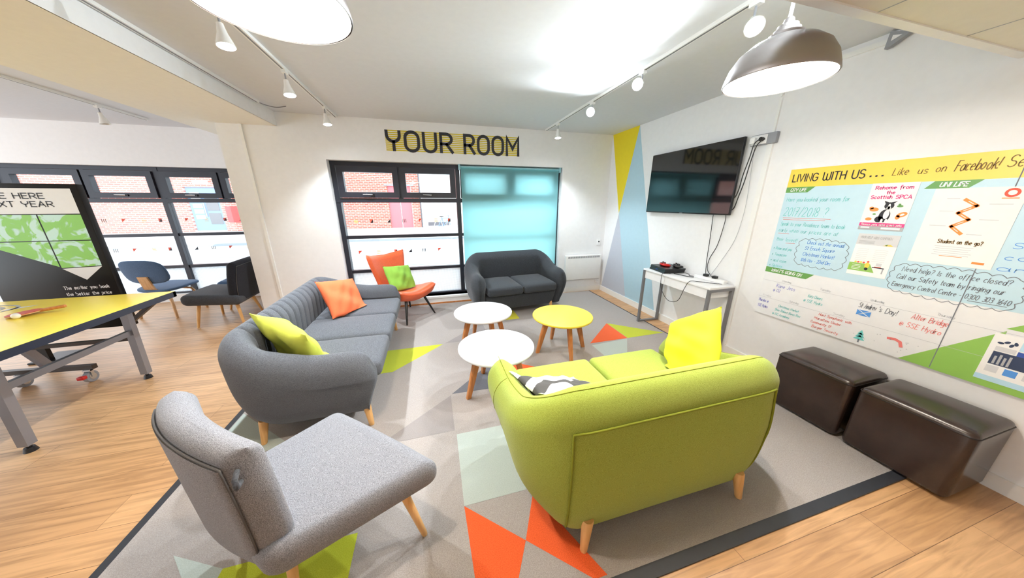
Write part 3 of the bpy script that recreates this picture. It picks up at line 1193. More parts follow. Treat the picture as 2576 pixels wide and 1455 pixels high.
# ------------------------------------------------------------------ slipper chairs
def slipper_chair(name, label, loc, rz, fab, fab_back, seam_m, wf=.68, wb=.60, d=.60, zf=.445, zb=.40, thk=.135, top=.84, back_y=-.30, lean=.14, legm=None, tab=True, bw=.58, zbot=.30, skew=0.0, bx=0.0):
    """local +y is the front"""
    root = thing(name, label, 'chair', loc, rz)
    # seat: thick slab with rolled sides, wider at the front
    s = MB()
    def sfn(p):
        t = (p.y + d / 2) / d
        wdt = wb + (wf - wb) * t
        rise = zb + (zf - zb) * t
        crown = .012 * max(0, 1 - (2 * p.x) ** 2) if p.z > .05 else 0
        return (p.x * wdt + skew * p.y, p.y, p.z + rise - thk + crown)
    s.rbox((-.5, -d / 2, 0), (.5, d / 2, thk), .058, seg=6, fn=lambda p: sfn(Vector((p.x, p.y, p.z))), sub=8)
    s.build('seat', fab, root, 45)
    # curved back pad
    def back_pt(u, v, off):
        # u -1..1 across, v 0..1 up
        half = bw / 2 * (.90 + .10 * sstep(.0, .35, v) - .07 * sstep(.6, 1, v))
        y = back_y - lean * v + .045 * u * u + off
        x = half * u + bx + skew * y
        z = zbot + (top - zbot) * v - .018 * u * u * v
        return (x, y, z)
    tk = .105
    b = MB()
    NV, NU = 30, 26
    rings = []
    for i in range(NV + 1):
        v = (1 - cos(pi * i / NV)) / 2
        e = sqrt(max(0, 1 - max(0, (v - .90) / .10) ** 2)) if v > .90 else (sqrt(max(0, 1 - max(0, (.06 - v) / .06) ** 2)) if v < .06 else 1)
        e = max(e, .10)
        ring = []
        for j in range(NU + 1):
            u = -cos(pi * j / NU)
            sd = sqrt(max(0, 1 - max(0, (abs(u) - .86) / .14) ** 2))
            sd = max(sd, .12)
            ring.append(back_pt(u, v, tk * .5 + tk * .5 * e * sd))
        for j in range(NU, -1, -1):
            u = -cos(pi * j / NU)
            sd = sqrt(max(0, 1 - max(0, (abs(u) - .93) / .07) ** 2))
            sd = max(sd, .2)
            ring.append(back_pt(u, v, tk * .5 - tk * .5 * e * sd))
        rings.append(ring)
    b.loft(rings, True, True, True)
    b.build('backrest', fab, root, 60)
    # plain rear panel and its welt
    r = MB()
    rings = []
    for i in range(15):
        v = .03 + .86 * i / 14
        ring = [back_pt(-.93 + 1.86 * j / 14, v, -.012) for j in range(15)] + [back_pt(-.93 + 1.86 * j / 14, v, .006) for j in range(14, -1, -1)]
        rings.append(ring)
    r.loft(rings, True, True, True)
    r.build('rear_panel', fab_back, root, 60)
    wv = [back_pt(-.94, v, -.006) for v in [.03 + .87 * k / 20 for k in range(21)]] + [back_pt(u, .90, -.006) for u in [-.94 + 1.88 * k / 20 for k in range(1, 20)]] + [back_pt(.94, v, -.006) for v in [.90 - .87 * k / 20 for k in range(21)]]
    p = MB()
    p.tube(wv, .0035, 8)
    # seam round the front face of the back pad
    fv = [back_pt(.985, v, tk * .58) for v in [.04 + .9 * k / 16 for k in range(17)]]
    p.tube(fv, .0025, 6)
    p.build('piping', seam_m, root, 60)
    if tab:
        t = MB()
        a = Vector(back_pt(1.0, .84, .012))
        t.tube([a + Vector((0, .005, .02)), a + Vector((.025, -.012, .012)), a + Vector((.03, -.014, -.014)), a + Vector((0, .005, -.024))], .008, 8)
        t.build('pull_tab', M['dkgrey'], root, 60)
    lg_y = d / 2 - .09
    for sx in (-1, 1):
        for yy, wid, zt in ((lg_y, wf, zf), (-d / 2 + .07, wb, zb)):
            l = MB()
            sg = 1 if yy > 0 else -1
            l.hleg((sx * (wid / 2 - .11) + skew * yy, yy - sg * .03, zt - thk + .02), (sx * (wid / 2 - .05) + skew * yy, yy + sg * .02, 0), .022, .014, 18)
            l.build('leg', legm, root)
    return root


slipper_chair('lounge_chair', 'marled light grey lounge chair in the foreground, its back to the camera', (-.571, 1.176, .0085), radians(-43),
              M['marl'], M['marl'], M['seam'], legm=M['beech'], wf=.74, wb=.55, d=.56, zf=.44, zb=.40, back_y=-.30, lean=.02, top=.825, zbot=.29, bw=.66, skew=.35, bx=-.08)
ch = slipper_chair('lounge_chair', 'dark grey lounge chair with black back beside the white pier', (-2.79, 4.64, 0), radians(90 + 2),
                   M['dkgrey'], M['black_f'], M['seam'], legm=M['beech'], tab=False, lean=.08, wf=.62)
for c_ in ch.children:
    if c_.name.startswith('backrest'):
        c_.data.materials[0] = M['black_f']
slipper_chair('lounge_chair', 'grey-blue lounge chair half hidden behind the dark one by the bay window', (-2.80, 5.36, 0), radians(90),
              M['blue'], M['blue'], M['seam'], legm=M['beech'], tab=False, lean=.06)


# ------------------------------------------------------------------ orange chair
def orange_chair(loc, rz):
    root = thing('accent_chair', 'orange leather chair with black legs and a green cushion by the window', 'chair', loc, rz)
    s = MB()
    NV, NU = 18, 22
    rings = []
    d = .56
    for i in range(NV + 1):
        v = i / NV
        y = -d / 2 + d * v
        half = .225 + .085 * sstep(0, .8, v) - .02 * sstep(.9, 1, v)
        e = sqrt(max(0.0, 1 - ((v - .88) / .12) ** 2)) if v > .88 else (sqrt(max(0.0, 1 - ((.08 - v) / .08) ** 2)) if v < .08 else 1)
        e = max(e, .12)
        up, dn = [], []
        for j in range(NU + 1):
            u = -1 + 2 * j / NU
            sd = max(.1, sqrt(max(0.0, 1 - max(0, (abs(u) - .8) / .2) ** 2)))
            lift = .075 * u * u * sstep(.2, 1, v) + .03 * sstep(.4, 1, v)
            zc = .335 + lift
            up.append((half * u, y, zc + .05 * e * sd))
            dn.append((half * u, y, zc - .085 * e * sd))
        rings.append(up + dn[::-1])
    s.loft(rings, True, True, True)
    s.build('seat', M['orange_l'], root, 60)
    b = MB()
    rings = []
    for i in range(NV + 1):
        v = i / NV
        half = .215 + .085 * sstep(.1, 1, v)
        e = sqrt(max(0.0, 1 - ((v - .93) / .07) ** 2)) if v > .93 else (sqrt(max(0.0, 1 - ((.08 - v) / .08) ** 2)) if v < .08 else 1)
        e = max(e, .15)
        f_, r_ = [], []
        for j in range(NU + 1):
            u = -1 + 2 * j / NU
            sd = max(.15, sqrt(max(0.0, 1 - max(0, (abs(u) - .85) / .15) ** 2)))
            z = .31 + .53 * v + .045 * u * u * v
            y = -d / 2 + .03 - .16 * v + .07 * u * u * v
            f_.append((half * u, y + .042 * e * sd, z))
            r_.append((half * u, y - .042 * e * sd, z))
        rings.append(f_ + r_[::-1])
    b.loft(rings, True, True, True)
    b.build('backrest', M['orange_l'], root, 60)
    for sx, sy in ((-1, 1), (1, 1), (-1, -1), (1, -1)):
        l = MB()
        l.hleg((sx * .15, sy * .16, .30), (sx * .255, sy * .255, 0), .021, .011, 16)
        l.build('leg', M['ebony'], root)
    return root


orange_chair((-.405, 4.07, .0085), radians(-135))


# ------------------------------------------------------------------ blue plywood chair
def blue_chair(loc, rz):
    root = thing('plywood_chair', 'slate blue padded chair with wooden legs standing at the bay window', 'chair', loc, rz)
    def pad(w_, h_, tk, P, nm, m_):
        q = MB()
        rings = []
        NR = 10
        def outline(r):
            pts = []
            for k in range(44):
                a = 2 * pi * k / 44
                c, s = cos(a), sin(a)
                ex = .62
                pts.append((w_ / 2 * r * (abs(c) ** ex) * (1 if c > 0 else -1), h_ / 2 * r * (abs(s) ** ex) * (1 if s > 0 else -1)))
            return pts
        seq = [(.02, 1)] + [(sin(pi / 2 * k / NR), cos(pi / 2 * k / NR)) for k in range(2, NR)] + [(1, 0)] + [(sin(pi / 2 * k / NR), -cos(pi / 2 * k / NR)) for k in range(NR - 1, 1, -1)] + [(.02, -1)]
        for r, o in seq:
            rings.append([P(u, v, tk / 2 * (abs(o) ** .5) * (1 if o > 0 else -1)) for u, v in outline(r ** .6)])
        q.loft(rings, True, True, True)
        return q.build(nm, m_, root, 60)
    pad(.56, .33, .05, lambda u, v, o: (u, -.24 - v * .22 + .45 * u * u + o, .66 + v), 'backrest', M['blue'])
    pad(.54, .50, .055, lambda u, v, o: (u, v + .02, .40 + .10 * v * .6 + .20 * u * u + o), 'seat', M['blue'])
    st = MB()
    st.loft([[(-.06, -.27 + .22 * 0, .60), (.06, -.27, .60), (.06, -.25, .60), (-.06, -.25, .60)], [(-.07, -.23, .42), (.07, -.23, .42), (.07, -.21, .42), (-.07, -.21, .42)],
             [(-.08, -.10, .345), (.08, -.10, .345), (.08, -.10, .365), (-.08, -.10, .365)]])
    st.build('back_support', M['ply'], root, 50)
    for sy in (1, -1):
        l = MB()
        l.tube([(-.24, sy * .22 - .02, 0), (-.21, sy * .19 - .02, .22), (-.16, sy * .16 - .02, .335), (0, sy * .15 - .02, .35), (.16, sy * .16 - .02, .335), (.21, sy * .19 - .02, .22), (.24, sy * .22 - .02, 0)], .016, 10)
        l.build('leg_frame', M['ply'], root, 60)
    return root


blue_chair((-3.72, 5.14, 0), radians(-12))


# ------------------------------------------------------------------ cushions
def pillow(name, label, loc, rot, w_, h_, tk, m_, seed=1, loft_=.5):
    rnd = random.Random(seed)
    ph = [rnd.uniform(0, 6.28) for _ in range(6)]
    q = MB()
    N = 26
    def P(u, v, s):
        pin = 1 - .07 * (1 - v * v) * abs(u) ** 6
        pin2 = 1 - .07 * (1 - u * u) * abs(v) ** 6
        f = (max(0, 1 - abs(u) ** 2.6) * max(0, 1 - abs(v) ** 2.6)) ** loft_
        wr = .015 * sin(5 * u + 3 * v + ph[0]) * sin(3.4 * v - 2 * u + ph[1]) + .006 * sin(11 * (u - .6 * v) + ph[2]) * (1 - abs(u))
        return (w_ / 2 * u * pin, h_ / 2 * v * pin2, s * (tk / 2 * f + wr * f) + .012 * sin(2.2 * u + ph[3]) * sin(2 * v + ph[4]))
    top = [[P(-1 + 2 * i / N, -1 + 2 * j / N, 1) for i in range(N + 1)] for j in range(N + 1)]
    bot = [[P(-1 + 2 * i / N, -1 + 2 * j / N, -1) for i in range(N + 1)] for j in range(N + 1)]
    q.loft(top, False, False, False)
    q.loft(bot, False, False, False)
    o = q.build(name, m_, None, 70)
    # thickness axis local z, width x, height y
    o.location = loc
    o.rotation_euler = rot
    return tag(o, label, 'cushion')


def face_rot(normal, up=(0, 0, 1), roll=0.0):
    n = Vector(normal).normalized()
    u = Vector(up)
    u = (u - n * u.dot(n)).normalized()
    r = u.cross(n)
    Mx = Matrix((r, u, n)).transposed()
    return (Mx @ Matrix.Rotation(roll, 3, 'Z')).to_euler()


def settle(c, root):
    """press the cushion's cover out of whatever it leans on, so it dents instead of cutting in"""
    from mathutils.bvhtree import BVHTree
    bpy.context.view_layer.update()
    trees, seats = [], []
    for o in root.children_recursive:
        if o.type == 'MESH' and not o.name.startswith(('piping', 'stitching', 'leg')):
            trees.append(BVHTree.FromPolygons([o.matrix_world @ v.co for v in o.data.vertices], [list(q.vertices) for q in o.data.polygons]))
            if o.name.startswith('seat'):
                seats.append(trees[-1])
    mw = c.matrix_world.copy()
    inv = mw.inverted()
    P = [mw @ v.co for v in c.data.vertices]
    P0 = [q.copy() for q in P]
    nb = [[] for _ in P]
    for e_ in c.data.edges:
        nb[e_.vertices[0]].append(e_.vertices[1])
        nb[e_.vertices[1]].append(e_.vertices[0])
    for it in range(10):
        if it in (3, 6):
            for _ in range(3):
                D_ = [a_ - b_ for a_, b_ in zip(P, P0)]
                P = [P0[i] + D_[i] * .5 + sum((D_[j] for j in nb[i]), Vector()) * (.5 / max(1, len(nb[i]))) for i in range(len(P))]
        for t in trees:
            for i, p_ in enumerate(P):
                loc, nrm, idx, dist = t.find_nearest(p_)
                if loc is None:
                    continue
                sd = (p_ - loc).dot(nrm)
                if sd < .009 and dist < .16 and (sd < 0 or dist < .009):
                    P[i] = loc + nrm * .010
        for t in seats:
            for i, p_ in enumerate(P):
                loc, nrm, idx, dist = t.ray_cast(p_ + Vector((0, 0, .25)), Vector((0, 0, -1)), .262)
                if loc is not None:
                    P[i] = Vector((p_.x, p_.y, loc.z + .012))
    for v, p_ in zip(c.data.vertices, P):
        v.co = inv @ p_
    for q_ in c.data.polygons:
        q_.use_smooth = True
    c.data.update()


sofa_of = lambda n: bpy.data.objects[n]
pillow('cushion', 'orange cushion leaning on the back of the grey three-seat sofa', (-.93, 3.16, .615), face_rot((.75, -.42, .55), roll=radians(-12)), .42, .42, .14, M['p_orange'], 2)
pillow('cushion', 'lime cushion in the near corner of the grey three-seat sofa', (-.99, 2.14, .615), face_rot((.55, .75, .45), roll=radians(14)), .46, .44, .14, M['p_lime'], 3)
pillow('cushion', 'green cushion on the orange leather chair', (-.46, 4.09, .55), face_rot((.6, -.6, .5), roll=radians(-8)), .40, .40, .13, M['p_green'], 4)
pillow('cushion', 'bright yellow cushion propped in the far corner of the lime sofa', (1.57, 1.31, .66), face_rot((-.85, .28, .38), roll=radians(-50)), .44, .44, .14, M['p_yellow'], 5)
pillow('cushion', 'black and white chevron cushion lying in the lime sofa', (.60, 1.21, .575), face_rot((.2, .35, .85), roll=radians(35)), .46, .42, .13, M['chevron'], 6)


for cn, rn in (('cushion', 'three_seat_sofa'), ('cushion.001', 'three_seat_sofa'), ('cushion.002', 'accent_chair'), ('cushion.003', 'loveseat'), ('cushion.004', 'loveseat')):
    settle(sofa_of(cn), sofa_of(rn))


# ------------------------------------------------------------------ round tables
def round_table(label, loc, rz, topm, h=.41, R=.315):
    root = thing('coffee_table', label, 'table', loc, rz, 'round low tables')
    t = MB()
    t.lathe([(0.0, h - .026), (R - .012, h - .026), (R - .004, h - .022), (R, h - .014), (R, h - .006), (R - .003, h - .001), (R - .01, h), (0.0, h)], n=72)
    t.build('tabletop', topm, root, 40)
    c = MB()
    for k in range(2):
        T = Matrix.Rotation(pi / 4 + k * pi / 2, 4, 'Z')
        c.box((-.19, -.018, h - .056), (.19, .018, h - .0265), 0, T)
    c.build('cross_rail', M['oakleg'], root, 0)
    for k in range(4):
        a = pi / 4 + k * pi / 2
        T = Matrix.Rotation(a, 4, 'Z')
        l = MB()
        rings = []
        for z, r, wx, wy in ((h - .028, .165, .030, .022), (h * .5, .215, .026, .019), (0.0, .268, .019, .015)):
            rings.append([T @ Vector((r + dx * wx, dy * wy, z)) for dx, dy in ((-1, -.7), (-.7, -1), (.7, -1), (1, -.7), (1, .7), (.7, 1), (-.7, 1), (-1, .7))])
        l.loft(rings, True, True, True)
        l.build('leg', M['oakleg'], root, 30)
    return root


round_table('white round coffee table nearest the lime sofa', (.445, 2.10, .0085), radians(62), M['white_lam'])
round_table('yellow round coffee table beside the two white ones', (1.265, 2.575, .0085), radians(44), M['yellow_lam'])
round_table('white round coffee table farther away, in front of the charcoal sofa', (.475, 2.90, .0085), radians(62), M['white_lam'])


# ------------------------------------------------------------------ poufs
def pouf(label, lo, hi):
    root = thing('pouf', label, 'pouf', ((lo[0] + hi[0]) / 2, (lo[1] + hi[1]) / 2, lo[2]), 0, 'brown leather cubes')
    a = Vector(root.location)
    l0, h0 = Vector(lo) - a, Vector(hi) - a
    b = MB()
    def fn(p):
        u = p.x / h0.x
        v = p.y / h0.y
        z = p.z
        if p.z > h0.z * .8:
            z += .016 * max(0, 1 - u * u) * max(0, 1 - v * v)
        t = 1 + .016 * sin(pi * min(1, max(0, p.z / h0.z)))
        return (p.x * t, p.y * t, z)
    b.rbox(l0, h0, .032, seg=4, fn=fn, sub=8)
    b.build('body', M['brown'], root, 40)
    s = MB()
    zz = h0.z - .030
    k = 1.002
    r = .03
    pts = []
    for cx_, cy_, a0 in ((h0.x - r, h0.y - r, 0), (l0.x + r, h0.y - r, 90), (l0.x + r, l0.y + r, 180), (h0.x - r, l0.y + r, 270)):
        pts += [(cx_ + r * k * cos(radians(a0 + q * 15)), cy_ + r * k * sin(radians(a0 + q * 15)), zz) for q in range(7)]
    s.tube(pts, .0032, 6, closed=True)
    s.build('top_seam', M['brownseam'], root, 60)
    return root


pouf('dark brown leather pouf nearest the camera, half on the wood floor', (2.545, .485, 0.0085), (2.93, .915, .44))
pouf('dark brown leather pouf behind the other, close to the lime sofa', (2.545, .945, 0.0085), (2.93, 1.375, .44))

# ------------------------------------------------------------------ desk and games
DX0, DX1, DY0, DY1, DZ = 2.60, 2.925, 2.08, 3.03, .745
dk = thing('console_desk', 'narrow white desk on grey metal legs below the television', 'desk', ((DX0 + DX1) / 2, (DY0 + DY1) / 2, 0))
ax, ay = dk.location.x, dk.location.y
mb = MB()
mb.rbox((DX0 - ax, DY0 - ay, DZ - .022), (DX1 - ax, DY1 - ay, DZ), .003, seg=2)
mb.build('desktop', M['white_lam'], dk)
mb = MB()
mb.box((DX0 + .03 - ax, DY0 + .03 - ay, DZ - .12), (DX1 - .03 - ax, DY1 - .03 - ay, DZ - .0225))
mb.build('apron', M['white_lam'], dk, 0)
for y0, y1 in ((DY0 + .028, (DY0 + DY1) / 2 + .12), ((DY0 + DY1) / 2 + .124, DY1 - .028)):
    mb = MB()
    mb.rbox((DX0 + .012 - ax, y0 - ay, DZ - .122), (DX0 + .03 - ax, y1 - ay, DZ - .026), .002, seg=1)
    mb.build('drawer_front', M['white_lam'], dk)
for y in (DY0 + .0, DY1 - .028):
    mb = MB()
    g = .028
    mb.box((DX0 - ax, y - ay, .0085), (DX0 + g - ax, y + g - ay, DZ - .0225))
    mb.box((DX1 - g - ax, y - ay, .0085), (DX1 - ax, y + g - ay, DZ - .0225))
    mb.box((DX0 + g - ax, y - ay, .0085), (DX1 - g - ax, y + g - ay, g))
    mb.box((DX0 + g - ax, y - ay, DZ - .0225 - g), (DX1 - g - ax, y + g - ay, DZ - .0225))
    mb.build('leg_frame', M['steel'], dk, 0)

gc = thing('game_console', 'black slanted game console on the white desk', 'game console', (2.775, 2.83, DZ), radians(-8))
mb = MB()
def slab(z0, z1, ins):
    sh = .018
    mb.loft([[(x * (1 - ins) + sh * (z / .055 - .5), y * (1 - ins), z) for x, y in ((-.13, -.145), (.13, -.145), (.13, .145), (-.13, .145))] for z in (z0, z1)], True, True, True)
slab(.0, .024, 0)
slab(.024, .029, .03)
slab(.029, .055, 0)
mb.build('body', M['black'], gc, 0)
mb = MB()
mb.box((-.142, -.02, .025), (-.120, .02, .028))
mb.build('status_light', M['pblue'], gc, 0)


def gamepad(label, loc, rot, m_):
    root = thing('game_controller', label, 'game controller', loc)
    root.rotation_euler = rot
    b = MB()
    rings = []
    for k in range(25):
        u = -1 + 2 * k / 24
        x = u * .078
        yc = -.018 * (abs(u) ** 2.2) * 2.4
        hy = .030 + .012 * sstep(.45, .85, abs(u)) - .030 * sstep(.86, 1.02, abs(u))
        hz = .017 - .010 * sstep(.86, 1.02, abs(u))
        ring = [(x, yc + hy * cos(2 * pi * j / 18), .0185 + hz * sin(2 * pi * j / 18)) for j in range(18)]
        rings.append(ring)
    b.loft(rings, True, True, True)
    b.build('body', m_, root, 60)
    for s in (-1, 1):
        t = MB()
        t.cyl((s * .026, -.012, .034), (s * .026, -.012, .044), .006, n=14)
        t.cyl((s * .026, -.012, .044), (s * .026, -.012, .049), .010, n=14)
        t.build('thumbstick', M['black'], root)
    p = MB()
    p.rbox((-.022, .004, .033), (.022, .024, .0375), .003)
    p.build('touchpad', M['black'], root)
    return root


gamepad('red game controller lying on the black console', (2.745, 2.88, DZ + .055), (radians(4), 0, radians(70)), M['red'])
gamepad('black game controller next to the red one on the console', (2.83, 2.765, DZ + .0555), (0, 0, radians(60)), M['black'])

ps = thing('power_strip', 'white power strip with two black plugs on the right end of the desk', 'power strip', (2.865, 2.32, DZ), radians(4))
mb = MB()
mb.rbox((-.028, -.17, 0), (.028, .17, .034), .006)
mb.build('body', M['white_p'], ps)
for y in (-.05, .05):
    mb = MB()
    mb.rbox((-.022, y - .022, .0345), (.022, y + .022, .062), .006)
    mb.build('plug', M['black'], ps)


def cable(name, label, pts, r, m_, cat='cable', n=8):
    q = MB()
    q.tube(catmull(pts, 8), r, 8)
    o = q.build(name, m_, None, 60)
    return tag(o, label, cat)


cable('cable', 'black cable looping down in front of the white desk', [(2.68, 2.672, DZ + .006), (2.62, 2.69, DZ + .010), (2.588, 2.70, DZ - .01), (2.584, 2.68, DZ - .16), (2.585, 2.56, DZ - .275), (2.585, 2.42, DZ - .24), (2.585, 2.36, DZ - .08), (2.592, 2.32, DZ + .008), (2.68, 2.30, DZ + .006), (2.76, 2.22, DZ + .006), (2.83, 2.15, DZ + .006)], .003, M['black'])
cable('cable', 'thin dark lead lying across the desktop from console to power strip', [(2.80, 2.68, DZ + .012), (2.82, 2.62, DZ + .02), (2.86, 2.58, DZ + .006), (2.82, 2.54, DZ + .005), (2.85, 2.49, DZ + .005)], .003, M['black'])
cable('cable', 'short black lead with a plug end on the middle of the desk', [(2.72, 2.66, DZ + .005), (2.735, 2.62, DZ + .006), (2.75, 2.58, DZ + .005), (2.77, 2.50, DZ + .005), (2.80, 2.46, DZ + .006)], .004, M['black'])

# television
TX = 2.885
tv = thing('television', 'large black wall-mounted television reflecting the window', 'television', (TX, 2.87, 1.43))
mb = MB()
mb.rbox((0, -.595, 0), (.028, .595, .715), .004, seg=2)
mb.build('casing', M['black'], tv)
mb = MB()
mb.box((-.0015, -.588, .014), (.001, .588, .708))
mb.build('screen', M['screen'], tv, 0)
mb = MB()
mb.box((.0285, -.2, .2), (XR - TX - .0015, .2, .5))
mb.build('wall_bracket', M['black'], tv, 0)
mb = MB()
mb.box((-.002, -.02, .004), (.0, .02, .010))
mb.build('badge', M['pgrey'], tv, 0)
cable('cable', 'left of two black cables hanging from the television to the desk', [(2.926, 2.48, 1.44), (2.926, 2.475, 1.36), (2.925, 2.46, 1.15), (2.93, 2.455, .95), (2.93, 2.44, .82), (2.91, 2.41, DZ + .01), (2.89, 2.40, DZ + .0385)], .0032, M['black'])
cable('cable', 'right of two black cables hanging from the television to the desk', [(2.926, 2.34, 1.44), (2.928, 2.335, 1.36), (2.935, 2.37, 1.12), (2.936, 2.43, .96), (2.936, 2.43, .84), (2.922, 2.35, DZ + .03), (2.886, 2.32, DZ + .0395)], .0032, M['black'])
cable('cable', 'pair of black power cables swooping from wall socket to television', [(2.90, 2.115, 2.10), (2.88, 2.17, 2.07), (2.88, 2.19, 1.95), (2.885, 2.22, 1.80), (2.905, 2.245, 1.68), (2.929, 2.29, 1.60), (2.931, 2.36, 1.56)], .0045, M['black'])
cable('cable', 'black power cable ending lower behind the television edge', [(2.905, 2.108, 2.095), (2.885, 2.15, 2.05), (2.885, 2.175, 1.92), (2.895, 2.20, 1.75), (2.905, 2.235, 1.60), (2.929, 2.275, 1.50), (2.931, 2.33, 1.46)], .0045, M['black'])
cable('cable', 'thin white lead drooping beside the television down to the desk', [(2.925, 2.20, 2.05), (2.935, 2.19, 1.85), (2.938, 2.17, 1.50), (2.938, 2.20, 1.20), (2.938, 2.30, .95), (2.935, 2.36, .82), (2.91, 2.37, DZ + .01)], .002, M['pgrey'])

sb = thing('wall_socket', 'grey double socket box with a black plug high beside the television', 'socket', (XR, 2.13, 2.095))
mb = MB()
mb.rbox((-.036, -.105, -.045), (0, .105, .045), .005)
mb.build('back_box', M['grey_p'], sb)
mb = MB()
mb.rbox((-.042, -.035, -.038), (-.036, .098, .038), .003)
mb.build('face_plate', M['white_p'], sb)
mb = MB()
mb.rbox((-.075, .045, -.03), (-.043, .09, .02), .006)
mb.build('white_plug', M['white_p'], sb)
mb = MB()
mb.cyl((-.043, 0.0, 0), (-.07, .0, 0), .017, n=16)
mb.build('black_plug', M['black'], sb)
tk_ = thing('cable_trunking', 'white cable trunking running up the right wall past the socket box', 'trunking', (XR, 2.075, 0))
mb = MB()
mb.box((-.022, -.022, .092), (0, .022, 2.048))
mb.build('wide_duct', M['trimw'], tk_, 0)
mb = MB()
mb.box((-.016, -.010, 2.142), (0, .010, 2.585))
mb.cyl((-.008, 0, 2.42), (-.026, 0, 2.42), .013, n=12)
mb.build('narrow_duct', M['trimw'], tk_, 30)
q = MB()
q.box((XR - .02, 1.50, 2.535), (XR, 2.06, 2.565))
tag(q.build('ceiling_trunking', M['trimw'], None, 0), 'short thin white trunking at the top of the right wall beside the grey bracket', 'trunking')
br = MB()
br.prism([(1.39, 2.555), (1.49, 2.592), (1.495, 2.50), (1.47, 2.505)], lambda a, b: (XR - .012, a, b), lambda a, b: (XR - .045, a, b), 0)
br.prism([(1.43, 2.553), (1.472, 2.566), (1.474, 2.535)], lambda a, b: (XR - .045, a, b), lambda a, b: (XR - .047, a, b), 1)
tag(br.build('wall_bracket', [M['grey_p'], M['white_p']], None, 0), 'small grey triangular bracket high on the right wall near the lowered ceiling', 'bracket')

# ------------------------------------------------------------------ heater, switches
ht = thing('panel_heater', 'white panel heater low on the back wall beside the charcoal sofa', 'heater', (2.54, YB, .46))
mb = MB()
mb.rbox((-.345, -.075, -.22), (.345, -.012, .215), .008)
mb.build('casing', M['trimw'], ht)
mb = MB()
for k in range(30):
    x = -.30 + k * .0205
    mb.box((x, -.0765, .165), (x + .011, -.0745, .198))
mb.build('air_grille', M['steel'], ht, 0)
mb = MB()
mb.box((-.2, -.013, -.1), (.2, 0, .1))
mb.build('wall_mount', M['steel'], ht, 0)
sw = thing('light_switch', 'small white switch with dark button on the back wall near the corner', 'switch', (2.845, YB, .885))
mb = MB()
mb.rbox((-.036, -.012, -.055), (.036, 0, .055), .004)
mb.build('plate', M['white_p'], sw)
mb = MB()
mb.box((-.012, -.0135, -.002), (.012, -.0118, .022))
mb.build('button', M['black'], sw, 0)
wp = thing('wall_plug', 'low white socket with plugged-in lead under the heater', 'socket', (2.87, YB, .16))
mb = MB()
mb.rbox((-.043, -.010, -.043), (.043, 0, .043), .004)
mb.build('plate', M['white_p'], wp)
mb = MB()
mb.rbox((-.022, -.04, -.022), (.022, -.010, .022), .006)
mb.build('plug', M['white_p'], wp)

# ------------------------------------------------------------------ YOUR ROOM lettering
sg = thing('wall_lettering', 'black YOUR ROOM lettering on yellow stripes above the window', 'sign', (-.50, YB, 2.215))
F = lambda u, v: (u, -.0015, v)
mb = MB()
for k in range(11):
    z = .012 + k * .0238
    mb.poly([F(0.0 if k < 9 else .0, z), F(1.86, z), F(1.86, z + .0145), F(0.0, z + .0145)])
mb.build('stripes', M['vstripe'], sg, 0)
F2 = lambda u, v: (u, -.003, v)
H = .235
for word, u0, u1 in (('YOUR', .02, .87), ('ROOM', 1.05, 1.845)):
    mb = MB()
    st, tw = strokes(word, .26)
    sx = (u1 - u0) / tw
    for s_ in st:
        ribbon(mb, [(u0 + a * sx, .018 + b * H) for a, b in s_], .039, F2)
    mb.build('lettering', M['ink'], sg, 0)

# ------------------------------------------------------------------ whiteboard
BY0, BYE, BZ0, BZ1 = 1.855, -.75, .56, 1.815
wb_ = thing('whiteboard', 'long printed whiteboard with yellow LIVING WITH US header on the right wall', 'whiteboard', (XR - .0015, BY0, BZ0))
bt = .018
def FB(off):
    return lambda u, v: (-bt - off, -u, v - BZ0)          # u runs right along the wall, v is height
U = lambda y: BY0 - y
mb = MB()
mb.box((-bt, -(BY0 - BYE), 0), (0, 0, BZ1 - BZ0))
mb.build('panel', M['b_white'], wb_, 0)
mb = MB()
F = FB(.0008)
L_ = BY0 - BYE
R4 = lambda u0, u1, v0, v1, mi: mb.poly([F(u0, v0), F(u1, v0), F(u1, v1), F(u0, v1)], mi)
R4(0, L_, 1.675, BZ1, 0)
R4(0, L_, .997, 1.675, 1)
F = FB(.0014)
mb.poly([F(0, 1.675), F(.195, 1.675), F(.152, 1.632), F(0, 1.632)], 2)
mb.poly([F(U(1.117), 1.632), F(U(1.085), 1.675), F(U(.918), 1.675), F(U(.958), 1.632)], 2)
mb.poly([F(0, .997), F(U(1.504), .997), F(U(1.548), .95), F(0, .95)], 2)
mb.poly([F(U(.948), BZ0 + .001), F(U(.645), .892), F(U(.645), BZ0 + .001)], 3)
mb.poly([F(U(.645), BZ0 + .001), F(U(.645), .60), F(L_, .60), F(L_, BZ0 + .001)], 3)
mb.poly([F(U(.65), .904), F(U(.45), 1.09), F(U(.45), .904)], 3)
mb.build('printed_areas', [M['b_yellow'], M['b_blue'], M['b_green'], M['b_lgreen']], wb_, 0)
mb = MB()
F = FB(.0016)
ribbon(mb, [(U(.82), BZ0 + .01), (U(.82), BZ1)], .004, F)
mb.build('panel_joint', M['t_grey'], wb_, 0)
